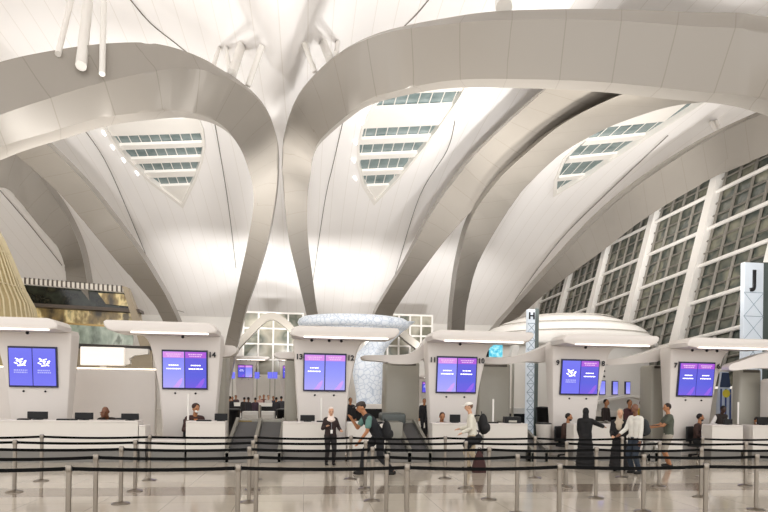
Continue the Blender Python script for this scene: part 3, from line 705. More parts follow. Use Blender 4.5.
# ------------------------------------------------------------------ lattice sculpture
def lattice_mat():
    M = mat('sculpture_lattice', '#c8d2e0', .3, noise=0); nt = M.node_tree; b = nt.nodes['Principled BSDF']; L = nt.links.new
    tc = N(nt, 'TexCoord'); v = N(nt, 'TexVoronoi', feature='DISTANCE_TO_EDGE'); v.inputs['Scale'].default_value = 3.6; L(tc.outputs['Object'], v.inputs['Vector'])
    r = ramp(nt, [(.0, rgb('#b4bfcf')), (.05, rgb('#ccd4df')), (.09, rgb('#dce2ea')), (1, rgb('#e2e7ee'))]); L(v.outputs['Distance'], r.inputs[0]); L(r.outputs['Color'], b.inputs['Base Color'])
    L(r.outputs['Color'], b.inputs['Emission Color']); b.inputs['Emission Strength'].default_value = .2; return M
M_lat = lattice_mat(); YS = 33
o = empty('lattice_sculpture', (at(368, 400, YS).x, YS, 0), 'pale blue lattice sculpture of a tall funnel under a floating ring', 'sculpture'); O = o.location.copy()
st = [(369, 418, 12), (369, 395, 13), (369, 379, 15.5), (368.5, 365, 16), (370, 354, 14.5), (377, 345, 13.5), (385, 337, 13.5), (391, 329, 17), (394, 324, 21)]
P = crv([list(s) for s in st], 5); bm = B(); R = []
for i, (x, y, w) in enumerate(P):
    c = at(x, y, YS); r = (at(x+w, y, YS)-c).length; R.append([bm.verts.new(c-O+V((r*math.cos(2*PI*k/24), .8*r*math.sin(2*PI*k/24), r*.25*math.cos(2*PI*k/24)*(0 if i < 20 else .5)))) for k in range(24)])
loft(bm, R); obj('funnel', bm, M_lat, o, smooth='all')
c = at(354, 324, YS); rr = (at(409, 324, YS)-c).length; bm = B(); n = 48; R = []
for k in range(n):
    a = 2*PI*k/n; dv = V((math.cos(a), math.sin(a)*.75, 0)); wv = 1.0
    R.append([bm.verts.new(c-O+dv*(rr-wv/2+wv/2*math.cos(q))+V((0, 0, .33*math.sin(q)))) for q in [2*PI*j/12 for j in range(12)]])
R.append(R[0])
for p, q in zip(R, R[1:]):
    for k in range(12): bm.faces.new((p[k], p[(k+1) % 12], q[(k+1) % 12], q[k]))
obj('ring', bm, M_lat, o, smooth='all')
# ------------------------------------------------------------------ white pavilion with shell roof
pc = at(562, 400, 26); o = empty('pavilion', (pc.x, 26, 0), 'white round pavilion with grooved shell roof between kiosks nine and seven', 'pavilion')
bm = B(); lathe(bm, [(3.75, 0), (3.75, 4.2)], 64); obj('wall', bm, M_white2, o, smooth=True)
prof = []
for i in range(26):
    t = i/25; r = 4.1*math.cos(t*PI/2*.985); z = 4.25+1.58*math.sin(t*PI/2)**1.1
    g = .06 if i in (6, 7, 11, 12) else 0
    prof.append((r, z-g))
bm = B(); lathe(bm, [(3.7, 4.15), (4.08, 4.15)]+prof+[(.02, 5.83)], 72); obj('roof', bm, M_white2, o, smooth='all')
for r, z in (prof[6], prof[11], prof[16]):
    bm = B(); tube(bm, [(( r+.01)*math.cos(2*PI*k/72), (r+.01)*math.sin(2*PI*k/72), z+.05) for k in range(73)], .022, 5); obj('roof_joint', bm, mat('roof_groove', '#a8a299', .6), o)
for px, py0, py1 in ((601.5, 380.5, 395), (613.5, 381, 395), (625.5, 381.5, 394.5)):
    p = at(px, 388, 23); dx = p.x-pc.x; Y = 26-math.sqrt(max(.1, 3.75**2-dx*dx)); p = at(px, 388, Y); dx = p.x-pc.x; Y = 26-math.sqrt(max(.1, 3.75**2-dx*dx))
    z0, z1 = at(px, py1, Y).z, at(px, py0, Y).z; an = math.atan2(dx, 26-Y)
    s = obj('wall_screen', bx(-.14, .14, -.06, .03, z0, z1), M_bez, o); s.location = (dx, Y-26, 0); s.rotation_euler = (0, 0, an)
    obj('display', bx(-.115, .115, -.07, -.055, z0+.03, z1-.03), M_scrA, s)
for px in (604, 610, 617.5, 624, 630):
    for py in (371, 376.5):
        p = at(px, py, 23); dx = p.x-pc.x; Y = 26-math.sqrt(3.75**2-dx*dx); p = at(px, py, Y)
        bm = B(); bmesh.ops.create_icosphere(bm, subdivisions=1, radius=.06); q = obj('sensor', bm, M_black, o); q.location = p-V((pc.x, 26, 0))
# teal screen above the pillar
p, q = at(493, 356, 21.0), at(509, 343.5, 20.8)
o = empty('media_screen', ((p.x+q.x)/2, 21.5, 0), 'bright turquoise media screen above pillar right of kiosk ten', 'screen'); w = (q.x-p.x)/2
def teal():
    M = mat('turquoise_picture', '#000000', .3, noise=0); nt = M.node_tree; b = nt.nodes['Principled BSDF']; L = nt.links.new
    tc = N(nt, 'TexCoord'); n = N(nt, 'TexNoise'); n.inputs['Scale'].default_value = 7; L(tc.outputs['Object'], n.inputs['Vector'])
    r = ramp(nt, [(.35, rgb('#2fb4d8')), (.5, rgb('#6fd6ea')), (.65, rgb('#b8f0f6'))]); L(n.outputs['Fac'], r.inputs[0]); L(r.outputs['Color'], b.inputs['Emission Color']); b.inputs['Emission Strength'].default_value = 1; return M
obj('display', bx(-w, w, 0, .08, p.z, q.z), teal(), o); obj('side_frame', bx(-w-.08, -w, -.01, .1, p.z-.02, q.z+.02), M_black, o); obj('post', bx(-.07, .07, .1, .2, 0, q.z-.1), M_grey, o)
p = at(517, 357, 21.2); o = empty('camera_mast', (p.x, 21.6, 0), 'white angled camera unit on mast beside the turquoise screen', 'camera'); z = at(517, 345, 21.6).z
bm = B(); tube(bm, [(0, 0, 0), (0, 0, z-.3)], .05, 8); obj('mast', bm, M_grey, o); obj('unit', bx(-.13, .13, -.15, .15, -.25, .25, .03, T=Matrix.Translation((.02, 0, z-.25)) @ Matrix.Rotation(.25, 4, 'Y')), M_white2, o)
# ------------------------------------------------------------------ golden lattice pod at left
gc = at(-56, 386, 34); o = empty('golden_pod', (gc.x, 34, 0), 'golden ribbed egg shaped pod at left edge', 'pod')
prof = [(4.2, 0), (4.6, 3), (4.25, 6.1), (3.65, 7.5), (3.2, 8.7), (2.72, 9.95), (2.3, 10.8), (1.9, 11.6), (1.2, 12.4), (.3, 12.8)]
prof = [tuple(p) for p in crv([list(p) for p in prof], 4)]
M_gold = mat('gold_skin', '#b7a67e', .35, .2, noise=.1, emit=0); M_gold2 = mat('gold_rib', '#cfc2a0', .35, .1)
bm = B(); lathe(bm, prof, 64); obj('skin', bm, M_gold, o, smooth='all')
bm = B()
for k in range(72):
    a = 2*PI*k/72; tube(bm, [((r+.03)*math.cos(a+.012*z), (r+.03)*math.sin(a+.012*z), z) for r, z in prof[::3]], .05, 4)
tag(obj('ribs', bm, M_gold2, o), kind='stuff')
for r, z in prof[::6][1:]:
    bm = B(); tube(bm, [((r+.04)*math.cos(2*PI*k/48), (r+.04)*math.sin(2*PI*k/48), z) for k in range(49)], .04, 4); obj('hoop', bm, M_gold2, o)
# ------------------------------------------------------------------ shopping gallery behind
GL = at(70, 400, 44); o = empty('shopping_gallery', (GL.x, 44, 0), 'dark two storey shopping gallery with glass balustrade behind left kiosks', 'gallery')
def slab(name, quad, M, th=.4, YL=43, YR=45, off=0):
    bm = B(); f = [];
    for x, y in quad:
        Y = YL+(YR-YL)*(x/150)+off; f.append(at(x, y, Y)-o.location)
    a = [bm.verts.new(v) for v in f]; b = [bm.verts.new(v+V((0, th, 0))) for v in f]
    bm.faces.new(a); bm.faces.new(b[::-1])
    for i in range(4): bm.faces.new((a[i], b[i], b[(i+1) % 4], a[(i+1) % 4]))
    return obj(name, bm, M, o)
M_gdark = grid_mat('gallery_dark_glass', ['#22251f', '#33382f', '#1b1d1a', '#4a4a38'], .8, .12)
def shopmat(name, stops, sc, es):
    M = mat(name, '#3a3024', .3, noise=0); nt = M.node_tree; b = nt.nodes['Principled BSDF']; L = nt.links.new
    tc = N(nt, 'TexCoord'); mp = N(nt, 'Mapping'); mp.inputs['Scale'].default_value = (1, 1, .5); n = N(nt, 'TexNoise'); n.inputs['Scale'].default_value = sc; n.inputs['Detail'].default_value = 4; L(tc.outputs['Object'], mp.inputs[0]); L(mp.outputs[0], n.inputs['Vector'])
    r = ramp(nt, [(p, rgb(c)) for p, c in stops]); L(n.outputs['Fac'], r.inputs[0]); L(r.outputs['Color'], b.inputs['Base Color']); L(r.outputs['Color'], b.inputs['Emission Color']); b.inputs['Emission Strength'].default_value = es; return M
M_shop = shopmat('lit_shopfront', [(.35, '#3b3326'), (.5, '#8a7448'), (.58, '#d8c48e'), (.68, '#5e5238')], 1.1, .35)
M_bal = shopmat('balustrade_glass', [(.35, '#5e6a5c'), (.5, '#9aa898'), (.62, '#c2cdbf'), (.7, '#6f7868')], 1.2, .1)
M_brown = mat('gallery_brown', '#5b5046', .5); M_bronze = mat('gallery_bronze', '#a58a58', .35, .5); M_beige = mat('gallery_beige', '#b3a48c', .5)
sl = slab('soffit_light', [(-20, 274.5), (124, 286.5), (123, 292), (-20, 280)], mat('soffit_white', '#cfc8bc', .5, emit=.25, ecol='#fff4e4'), .5)
for k in range(22):
    x = 24+k*4.6; y = 278.4+(x-28)*.084; slab('soffit_fin', [(x, y-.8), (x+1.3, y-.7), (x+1.3, y+5.6), (x, y+5.5)], M_brown, .3, off=-.12)
slab('upper_glazing', [(-20, 280), (123, 292), (138, 310), (-20, 300)], M_gdark, .3, off=.5)
slab('shop_interior', [(98, 293), (123, 294), (136, 307), (106, 304)], M_shop, .1, off=.3)
slab('floor_slab', [(-20, 300), (139, 309), (140, 312.5), (-20, 303.5)], M_brown, 1.2)
slab('shop_interior', [(-20, 303), (140, 312), (142, 328), (-20, 322)], M_shop, .3, off=.8)
slab('bronze_rail', [(60, 322), (134, 327), (135, 328.6), (60, 324)], M_bronze, .3)
slab('balustrade', [(60, 324), (133, 328.6), (133, 345), (60, 343)], M_bal, .06)
slab('floor_slab', [(55, 342.5), (152, 346.5), (152, 350), (55, 347.5)], mat('gallery_black', '#3a352f', .5), 1.2)
slab('lower_wall', [(-20, 347), (152, 349), (152, 418), (-20, 417)], M_beige, .3, off=.6)
slab('end_frame', [(122, 286), (127, 287), (150, 346), (140, 346)], M_beige, .8, off=-.2)
# ------------------------------------------------------------------ far check-in hall
p, q = at(222, 402, 49.5), at(306, 402, 49.5); o = empty('far_platform', ((p.x+q.x)/2, 49.5, 0), 'white raised plinth carrying the farthest blue screen kiosks', 'platform'); w = (q.x-p.x)/2
obj('body', bx(-w, w, 0, 3, 0, 1.05, .04), M_white2, o); obj('dark_base', bx(-w, w, -.03, .0, 0, .5), M_black, o)
for px, lab in ((245.3, 'far white kiosk with blue screen pair seen left through the central gap'), (290, 'far white kiosk half hidden behind pillar left of kiosk thirteen')):
    p = at(px, 373, 50.4); k = kiosk(0, lab, 'B', 'N', loc=(p.x, 50.4, 1.05)); k.scale = (1, 1, 1)
for px, lab in ((377, 'far white kiosk with blue screens seen right of the lattice sculpture'), (428, 'far white kiosk half hidden behind kiosk eleven')):
    p = at(px, 386, 57.5); k = kiosk(0, lab, 'B', 'N', loc=(p.x, 57.5, 0)); k.scale = (1, 1, 1)
for px, lab in ((232.5, 'small far blue screen on a post, leftmost in the central gap'), (257, 'small far blue screen on a post right of the far kiosk'), (270, 'small far blue screen on a post between the far kiosks'), (275, 'small far blue screen on a post nearest kiosk thirteen')):
    p = at(px, 375, 47); o = empty('information_screen', (p.x, 47, 0), lab, 'screen', 'far information screens'); z1, z0 = at(px, 372, 47).z, at(px, 378.5, 47).z
    obj('post', bx(-.05, .05, .05, .15, 0, z0), M_grey, o); obj('display', bx(-.19, .19, 0, .08, z0, z1, .01), M_scrL, o)
def farcounter(px0, px1, py, Y, label):
    p, q = at(px0, py, Y), at(px1, py, Y); o = empty('far_counter', ((p.x+q.x)/2, Y, 0), label, 'counter', 'far counters'); w = (q.x-p.x)/2; z = p.z
    obj('top', bx(-w, w, -.05, .8, z-.22, z), M_white2, o); obj('dark_front', bx(-w+.05, w-.05, 0, .7, .62, z-.22), M_black, o); obj('light_band', bx(-w, w, -.03, .75, .3, .62), M_white2, o); obj('base', bx(-w, w, 0, .7, 0, .3), M_black, o)
farcounter(227, 299, 402.5, 37, 'long far counter with white top across the central gap')
farcounter(349, 386, 404, 28, 'far dark fronted counter behind the bending man')
farcounter(421, 431, 404, 28, 'short far dark counter left of kiosk eleven')
farcounter(510, 527, 408, 21.7, 'far dark fronted counter right of the grey pillar by kiosk ten')
farcounter(600, 648, 411, 21.3, 'dark fronted counter under the pavilion wall between kiosks nine and seven')
cv = band('info_canopy', [(599, 402.5), (615, 398.5), (630, 396), (644, 398.5), (653, 402)], 2.2, 21.7, .5, M_white2, None, None); cv.parent = bpy.data.objects['pavilion']; cv.location = -V((pc.x, 26, 0))
p = at(718, 408, 20.6); q = at(732, 372, 20.6); o = empty('poster_stand', ((p.x+q.x)/2, 20.6, 0), 'tall blue and white poster with yellow disc between kiosk six and grey pillar', 'poster'); w = (q.x-p.x)/2; h = q.z
bm = B(); prism(bm, [(-w, 0), (w, 0), (w*.95, h*.6), (w*.5, h), (-w*.5, h), (-w*.95, h*.6)], 0, .12); obj('board', bm, mat('poster_white', '#c9d2e2', .4), o)
bm = B(); prism(bm, [(-w*.8, h*.8), (w*.8, h*.8), (w*.5, h*.99), (-w*.5, h*.99)], -.01, 0); obj('top_panel', bm, mat('poster_navy', '#1f3050', .4), o)
bm = B(); lathe(bm, [(.16, 0), (.16, .012)], 20); dd = obj('yellow_disc', bm, mat('poster_yellow', '#e8d23a', .5), o); dd.location = (.05, -.004, h*.72); dd.rotation_euler = (PI/2, 0, 0)
for k in range(3): obj('blue_stripe', bx(-w*.7+k*.2, -w*.7+k*.2+.07, -.01, 0, .9, h*.78), mat('poster_blue', '#3a4f8c', .4), o)
# ------------------------------------------------------------------ people
SK = {'fair': '#c99a7c', 'tan': '#a9744f', 'brown': '#6e4630', 'dark': '#3d271b'}
def skin(k): return mat('skin_'+k, SK[k], .5, noise=.04, nscale=9)
def cloth(c): return mat('cloth_'+c.strip('#'), c, .8, noise=.12, nscale=14)
def cap(bm, a, b, ra, rb, n=10):
    a, b = V(a), V(b)
    for p, r in ((a, ra), (b, rb)):
        bmesh.ops.create_icosphere(bm, subdivisions=2, radius=r, matrix=Matrix.Translation(p))
    if (b-a).length > 1e-4:
        u, w = frame_of(b-a); R = [[bm.verts.new(p+(u*math.cos(2*PI*k/n)+w*math.sin(2*PI*k/n))*r) for k in range(n)] for p, r in ((a, ra), (b, rb))]
        for k in range(n): bm.faces.new((R[0][k], R[0][(k+1) % n], R[1][(k+1) % n], R[1][k]))
        bm.faces.new(R[0][::-1]); bm.faces.new(R[1])
def ell(bm, c, r, rot=None):
    M_ = Matrix.Translation(V(c)) @ (rot.to_4x4() if rot else Matrix()) @ Matrix.Diagonal((*r, 1)); bmesh.ops.create_icosphere(bm, subdivisions=3, radius=1, matrix=M_)
def fuse(name, bm, M, parent, vox=.012, smooth=2):
    me = bpy.data.meshes.new('tmp'); bm.to_mesh(me); bm.free(); t = bpy.data.objects.new('tmp', me); COL.objects.link(t)
    r = t.modifiers.new('r', 'REMESH'); r.mode = 'VOXEL'; r.voxel_size = vox
    s = t.modifiers.new('s', 'SMOOTH'); s.iterations = smooth; s.factor = .5
    bpy.context.view_layer.update(); m2 = evalmesh(t); bpy.data.objects.remove(t); return obj(name, None, M, parent, smooth='all', mesh=m2)
def ik(a, b, l1, l2, hint):
    a, b, hint = V(a), V(b), V(hint); d = b-a; L = min(d.length, (l1+l2)*.999); d.normalize(); b = a+d*L
    x = (l1*l1-l2*l2+L*L)/(2*L); h = math.sqrt(max(0, l1*l1-x*x)); hp = hint-d*hint.dot(d); hp.normalize(); return a+d*x+hp*h, b
def person(label, loc, rz, h=1.75, tone='tan', pelvis=(0, 0, .93), lean=0, look=0, yaw=0, hands=((-.24, -.08, .82), (.24, -.08, .82)), feet=((-.11, 0, 0), (.11, 0, 0)), knee=((0, -1, 0), (0, -1, 0)),
           top='#333333', sleeve='long', legs='#222222', shorts=False, shoe='#17130f', hair='#17110d', hairstyle='short', wide=1.0, robe=None, hijab=None, capc=None, mask=False, vest=None, vox=.012, beard=False, elb=((-.3, .6, -.6), (.3, .6, -.6)), shirt=None, drape=True, badge=False):
    o = empty('person', loc, label, 'person', rz=rz); k = h/1.75; o.scale = (k,)*3
    P = V(pelvis); tl = math.radians(lean); tU = V((0, -math.sin(tl), math.cos(tl))); tF = V((0, -math.cos(tl), -math.sin(tl)))
    nb = P+tU*.52; hl = math.radians(look); hF = V((math.sin(yaw)*math.cos(hl), -math.cos(hl)*math.cos(yaw), -math.sin(hl))).normalized(); hU = (V((0, 0, 1))*math.cos(hl)+V((math.sin(yaw), -math.cos(yaw), 0))*math.sin(hl)*.6+tU*.3).normalized(); hU = (hU-hF*hU.dot(hF)).normalized(); hX = hU.cross(-hF).normalized()
    hc = nb+tU*.07+hU*.135+hF*.02; rot = Matrix((hX, -hF, hU)).transposed()
    sh = [nb-tU*.055+V((s*.175*wide, 0, 0)) for s in (-1, 1)]; hip = [P+V((s*.095, 0, -.03)) for s in (-1, 1)]
    arms = []
    for i in (0, 1):
        e, w = ik(sh[i], hands[i], .29, .26, elb[i]); arms.append((sh[i], e, w))
    lg = []
    for i in (0, 1):
        an = V(feet[i])+V((0, .03, .085)); kn, an = ik(hip[i], an, .44, .42, knee[i]); lg.append((hip[i], kn, an))
    def torso(bm, d):
        for s in (-1, 1):
            x = V((s, 0, 0))
            cap(bm, P+x*.075*wide, P+tU*.16+x*.065*wide, .105+d, .098+d); cap(bm, P+tU*.16+x*.065*wide, P+tU*.36+x*.085*wide, .098+d, .105+d)
            cap(bm, P+tU*.36+x*.085*wide, sh[0 if s < 0 else 1]-x*.03, .105+d, .068+d)
        cap(bm, nb-tU*.05-V((.1, 0, 0)), nb-tU*.05+V((.1, 0, 0)), .07+d, .07+d)
    def arm(bm, i, d, upto=2.0):
        a, e, w = arms[i]
        if upto >= 1: cap(bm, a, e, .052+d, .042+d)
        else: cap(bm, a, a.lerp(e, upto), .054+d, .052+d)
        if upto > 1: cap(bm, e, e.lerp(w, upto-1), .042+d, .032+d if upto < 1.99 else .029+d)
    def leg(bm, i, d, upto=2.0):
        a, e, w = lg[i]; cap(bm, a, e.lerp(a, .0) if upto >= 1 else a.lerp(e, upto), .088+d, .058+d)
        if upto > 1: cap(bm, e, e.lerp(w, upto-1), .058+d, .04+d)
    # body: one continuous skin
    bm = B(); torso(bm, 0)
    for i in (0, 1):
        arm(bm, i, 0); leg(bm, i, 0)
        a, e, w = arms[i]; d = (w-e).normalized(); s = -1 if i == 0 else 1; side = d.cross(V((0, 0, 1)) if abs(d.z) < .8 else V((0, 1, 0))).normalized(); nrm = side.cross(d)
        pl = w+d*.085; cap(bm, w, pl-side*.018, .026, .022); cap(bm, w, pl+side*.018, .026, .022)
        for q in range(4):
            b0 = pl+side*(-.03+.02*q); L = (.055, .066, .07, .058)[q]; m_ = b0+d*L*.55+side*(q-1.5)*.004; t = m_+d*L*.42-nrm*.018; cap(bm, b0-d*.015, m_, .0095, .009, 6); cap(bm, m_, t, .009, .0075, 6)
        b0 = w+d*.03-side*.028*(1 if i else 1); cap(bm, b0, b0+d*.035-side*.03, .012, .011, 6); cap(bm, b0+d*.035-side*.03, b0+d*.068-side*.034-nrm*.01, .011, .009, 6)
        f = lg[i][2]; fd = V((0, -1, 0)); cap(bm, f+V((0, .02, -.045)), f+fd*.14+V((0, 0, -.06)), .04, .03)
    cap(bm, nb-tU*.06, hc-hU*.06, .06, .054)
    ell(bm, hc+hU*.015, (.076, .097, .108), rot); ell(bm, hc+hF*.03-hU*.055, (.056, .062, .06), rot)
    cap(bm, hc+hF*.092+hU*.015, hc+hF*.112-hU*.022, .011, .017); cap(bm, hc+hF*.084-hU*.06-hX*.02, hc+hF*.084-hU*.06+hX*.02, .011, .011)
    for s in (-1, 1): ell(bm, hc+hX*s*.078-hF*.008-hU*.008, (.014, .024, .034), rot)
    fuse('body', bm, skin(tone), o, vox, 2)
    for s in (-1, 1):
        bm = B(); ell(bm, hc+hF*.083+hX*s*.03+hU*.022, (.013, .008, .008), rot); obj('eye', bm, M_black, o, smooth='all')
    if not mask:
        bm = B(); ell(bm, hc+hF*.094-hU*.06, (.026, .008, .007), rot); obj('mouth', bm, mat('lips', '#7c4438', .5), o, smooth='all')
    # clothing
    if robe:
        bm = B(); torso(bm, .02)
        for i in (0, 1): arm(bm, i, .03, 1.92)
        for z, r in ((.93, .17), (.6, .2), (.35, .23), (.06, .26)):
            pass
        pr = [(.0, .19, .15), (.3, .23, .2), (.6, .26, .24), (.86, .29, .28)]
        for (a, ra, ya), (b, rb, yb) in zip(pr, pr[1:]):
            for t in (0, .34, .67, 1): ell(bm, P-V((0, 0, a+(b-a)*t)), (ra+(rb-ra)*t, ya+(yb-ya)*t, .12 if a+(b-a)*t < .8 else .05))
        for v in bm.verts: v.co.z = max(v.co.z, .02)
        fuse('robe', bm, cloth(robe), o, vox, 3)
    else:
        if top:
            bm = B(); torso(bm, .014)
            for i in (0, 1): arm(bm, i, .016, .62 if sleeve == 'short' else 1.9)
            fuse('shirt' if not vest else 'shirt', bm, cloth(top), o, vox, 2)
        if vest:
            bm = B(); torso(bm, .024)
            bm2 = B(); fuse('vest', bm, cloth(vest), o, vox, 2); bm2.free()
        if shirt:
            bm = B(); c0 = P+tU*.45; prism(bm, [(-.045, 0), (.045, 0), (.012, -.2), (-.012, -.2)], -.004, .004)
            q = obj('shirt_front', bm, cloth(shirt), o); q.location = c0+tF*.135+tU*.04; q.rotation_euler = (tl+.12, 0, 0)
        if legs:
            bm = B()
            for s in (-1, 1): cap(bm, P+V((s*.07*wide, 0, 0)), P+tU*.08+V((s*.065*wide, 0, 0)), .118, .108)
            for i in (0, 1): leg(bm, i, .018, 1.12 if shorts else 1.93)
            fuse('shorts' if shorts else 'trousers', bm, cloth(legs), o, vox, 2)
    for i in (0, 1):
        f = lg[i][2]; bm = B(); cap(bm, f+V((0, .03, -.04)), f+V((0, -.15, -.05)), .048, .038); ell(bm, f+V((0, -.06, -.065)), (.05, .14, .022))
        for v in bm.verts: v.co.z = max(v.co.z, f.z-.085)
        fuse('shoe', bm, cloth(shoe), o, max(vox, .012), 1)
    # hair, headwear
    if hijab:
        bm = B(); ell(bm, hc+hU*.02-hF*.012, (.094, .112, .122), rot); cap(bm, hc-hU*.06-hF*.03, nb-tU*.01, .085, .1); ell(bm, nb-tU*.06, (.17, .13, .1)); ell(bm, nb-tU*.16+tF*.06, (.11, .09, .14)) if drape else None
        cut = hc+hF*.062
        for v in bm.verts:
            r_ = v.co-hc; f_ = r_.dot(hF)
            if f_ > .03 and abs(r_.dot(hX)) < .07 and -.105 < r_.dot(hU) < .085: v.co = v.co-hF*(f_-.0)
        fuse('headscarf', bm, cloth(hijab), o, vox, 1)
    elif hairstyle != 'bald':
        bm = B(); ell(bm, hc+hU*.032-hF*.018, (.084, .098, .1), rot)
        for v in bm.verts:
            r_ = v.co-hc
            if r_.dot(hF) > .03 and r_.dot(hU) < .075: v.co = v.co-hF*(r_.dot(hF)-.03)*.9
        if hairstyle == 'bun': ell(bm, hc-hF*.09+hU*.05, (.06, .06, .055), rot); ell(bm, hc-hF*.03+hU*.05, (.1, .1, .085), rot)
        fuse('hair', bm, cloth(hair), o, vox, 1)
    if beard:
        bm = B(); ell(bm, hc+hF*.038-hU*.075, (.062, .062, .042), rot); fuse('beard', bm, cloth(hair), o, vox, 1)
    if capc:
        bm = B(); ell(bm, hc+hU*.065-hF*.005, (.092, .11, .066), rot)
        for v in bm.verts:
            q = (v.co-hc).dot(hU)
            if q < .045: v.co += hU*(.045-q)
        ell(bm, hc+hU*.05+hF*.13, (.066, .07, .012), rot); fuse('cap', bm, cloth(capc), o, vox, 1)
    if badge: obj('badge', bx(-.035, .035, -.176, -.168, .98, 1.09), cloth('#e6e4e0'), o); obj('badge_ribbon', bx(-.006, .006, -.172, -.166, 1.09, 1.3), cloth('#8a8a90'), o)
    if mask:
        bm = B(); ell(bm, hc+hF*.055-hU*.045, (.058, .06, .045), rot); fuse('face_mask', bm, cloth('#e8e6e2'), o, vox, 1)
    return o
SIT = dict(pelvis=(0, 0, .52), feet=((-.11, -.4, 0), (.11, -.4, 0)), knee=((0, -1, .6), (0, -1, .6)))
def seat(loc, rz, label, col='#1b1b1d'):
    o = empty('office_chair', loc, label, 'chair', 'staff chairs', rz); M = mat('chair_'+col.strip('#'), col, .6)
    obj('seat', bx(-.23, .23, -.23, .22, .34, .405, .025, 3), M, o, smooth=True); obj('backrest', bx(-.22, .22, .22, .28, .5, 1.02, .028, 3), M, o, smooth=True); obj('back_bracket', bx(-.03, .03, .2, .25, .33, .6), M_black, o)
    bm = B(); tube(bm, [(0, 0, .06), (0, 0, .36)], .03, 10); obj('column', bm, M_steel, o, smooth=True)
    for k in range(5):
        a = 2*PI*k/5+.3; bm = B(); tube(bm, [(0, 0, .09), (.26*math.cos(a), .26*math.sin(a), .05)], .022, 6); obj('leg', bm, M_black, o)
        bm = B(); lathe(bm, [(.02, 0), (.03, .01), (.03, .05), (.02, .06)], 10, (.26*math.cos(a), .26*math.sin(a), 0)); obj('caster', bm, M_black, o)
    return o
def gx(px, Y, py=420): return at(px, py, Y).x
def agent(px, Y, ptop, rz, label, chair, **k):
    """seated figure: total height above the floor fixes the scale"""
    x = gx(px, Y); z = at(px, ptop, Y).z; d = dict(SIT); d.update(k); h0 = .52+.59*math.cos(math.radians(d.get('lean', 0)))+.26
    s = z/h0; person(label, (x, Y, 0), rz, h=1.75*s, **d)
    c = seat((x, Y, 0), rz, chair); c.scale = (s, s, s*.93); return x
agent(111, 17.95, 405, 0, 'bald brown skinned agent seated with hand to face behind long left counter', 'dark office chair under the bald agent', tone='brown', hairstyle='bald', top='#2b2320', hands=((-.04, -.45, .98), (.2, -.4, .72)), lean=34, look=24, beard=False)
agent(194, 17.95, 403, .35, 'seated woman in white face mask with dark hair bun at counter fourteen', 'dark office chair under the masked woman', tone='tan', hairstyle='bun', hair='#3a251b', mask=True, top='#3a211d', hands=((-.2, -.38, .74), (.2, -.38, .74)), lean=12, look=16, yaw=.3, shirt='#c9855a')
agent(440.5, 17.95, 411.5, 0, 'seated agent with short brown hair low behind counter eleven', 'dark office chair under the agent at counter eleven', tone='tan', hair='#4a2f22', top='#4b2f2a', hands=((-.18, -.36, .6), (.18, -.36, .6)), lean=14, look=20)
agent(566, 17.95, 413, .5, 'bearded man in brown suit seated at conveyor beside the black robed woman', 'brown office chair under the bearded man', tone='tan', beard=True, hair='#15100d', top='#3f2a22', shirt='#e6ddd4', hands=((-.16, -.34, .66), (.16, -.34, .66)), lean=6, look=4, yaw=.6)
agent(698, 17.95, 413.5, .5, 'bearded man in brown suit seated facing right below kiosk seven', 'dark office chair under the bearded man below kiosk seven', tone='tan', beard=True, hair='#15100d', top='#3b2620', shirt='#e6ddd4', hands=((-.16, -.34, .66), (.16, -.34, .66)), lean=4, look=2, yaw=.7)
agent(752.5, 17.95, 416, -.2, 'dark haired agent seated in front of the grey pillar at right', 'dark office chair under the dark haired agent at right', tone='tan', hair='#17110e', top='#3a2024', hands=((-.18, -.36, .62), (.18, -.36, .62)), lean=18, look=26, mask=True)
def stand(px, pbase, ptop, rz, label, lean=0, look=0, Y=None, **k):
    g = atz(px, pbase, 0) if Y is None else V((gx(px, Y), Y, 0)); z = at(px, ptop, g.y).z
    P = k.get('pelvis', (0, 0, .93)); tl = math.radians(lean); h0 = P[2]+.59*math.cos(tl)+.135+.125
    return person(label, (g.x, g.y, 0), rz, h=1.75*z/h0, lean=lean, look=look, **k), g, z/h0
stand(330, 465, 407, .15, 'standing crew woman in pale headscarf and dark brown uniform with hanging badge', tone='fair', hijab='#e6d6cc', top='#2a1b19', legs='#1a1415', wide=.9, hands=((-.16, -.2, 1.2), (.27, -.22, 1.08)), look=14, drape=False, badge=True)
stand(374, 474.5, 401, -PI/2+.15, 'man in cap and teal shirt bending forward with black bag', lean=36, look=18, tone='tan', capc='#3b322d', hair='#2a1d15', top='#5d8078', sleeve='short', legs='#16161a', vest='#1a1b20', pelvis=(0, .1, .86), feet=((-.1, -.28, 0), (.1, .36, .0)), hands=((-.06, -.5, 1.2), (.12, -.36, .74)))
g6 = stand(472, 470, 402, -PI/2-.2, 'man in white cap and cream shirt carrying black backpack', tone='fair', capc='#e4dfd6', hair='#6b5140', top='#d4cfc0', legs='#b9a88e', lean=6, look=10, hands=((-.16, -.32, 1.06), (.17, -.28, .98)), feet=((-.1, -.1, 0), (.1, .14, 0)))
stand(585, 467.5, 408, PI-.5, 'woman in full black robe reaching right across the counter', tone='tan', robe='#0b0a0c', hijab='#0b0a0c', hands=((-.5, -.42, 1.22), (.16, -.28, .95)), wide=.95, vox=.014)
stand(619, 471, 409, -.7, 'woman in black robe with cream headscarf at the counter', tone='fair', robe='#100d0f', hijab='#b9a995', hands=((-.14, -.26, 1.02), (.12, -.28, 1.0)), wide=.92, look=4, yaw=.5, vox=.014)
g10 = stand(635, 473.5, 403.5, -1.3, 'bald man in white shirt and jeans beside the woman in cream headscarf', tone='brown', hairstyle='bald', top='#d3cfc6', legs='#27303c', hands=((-.2, -.32, 1.0), (.22, -.08, .84)), look=4, wide=.94)
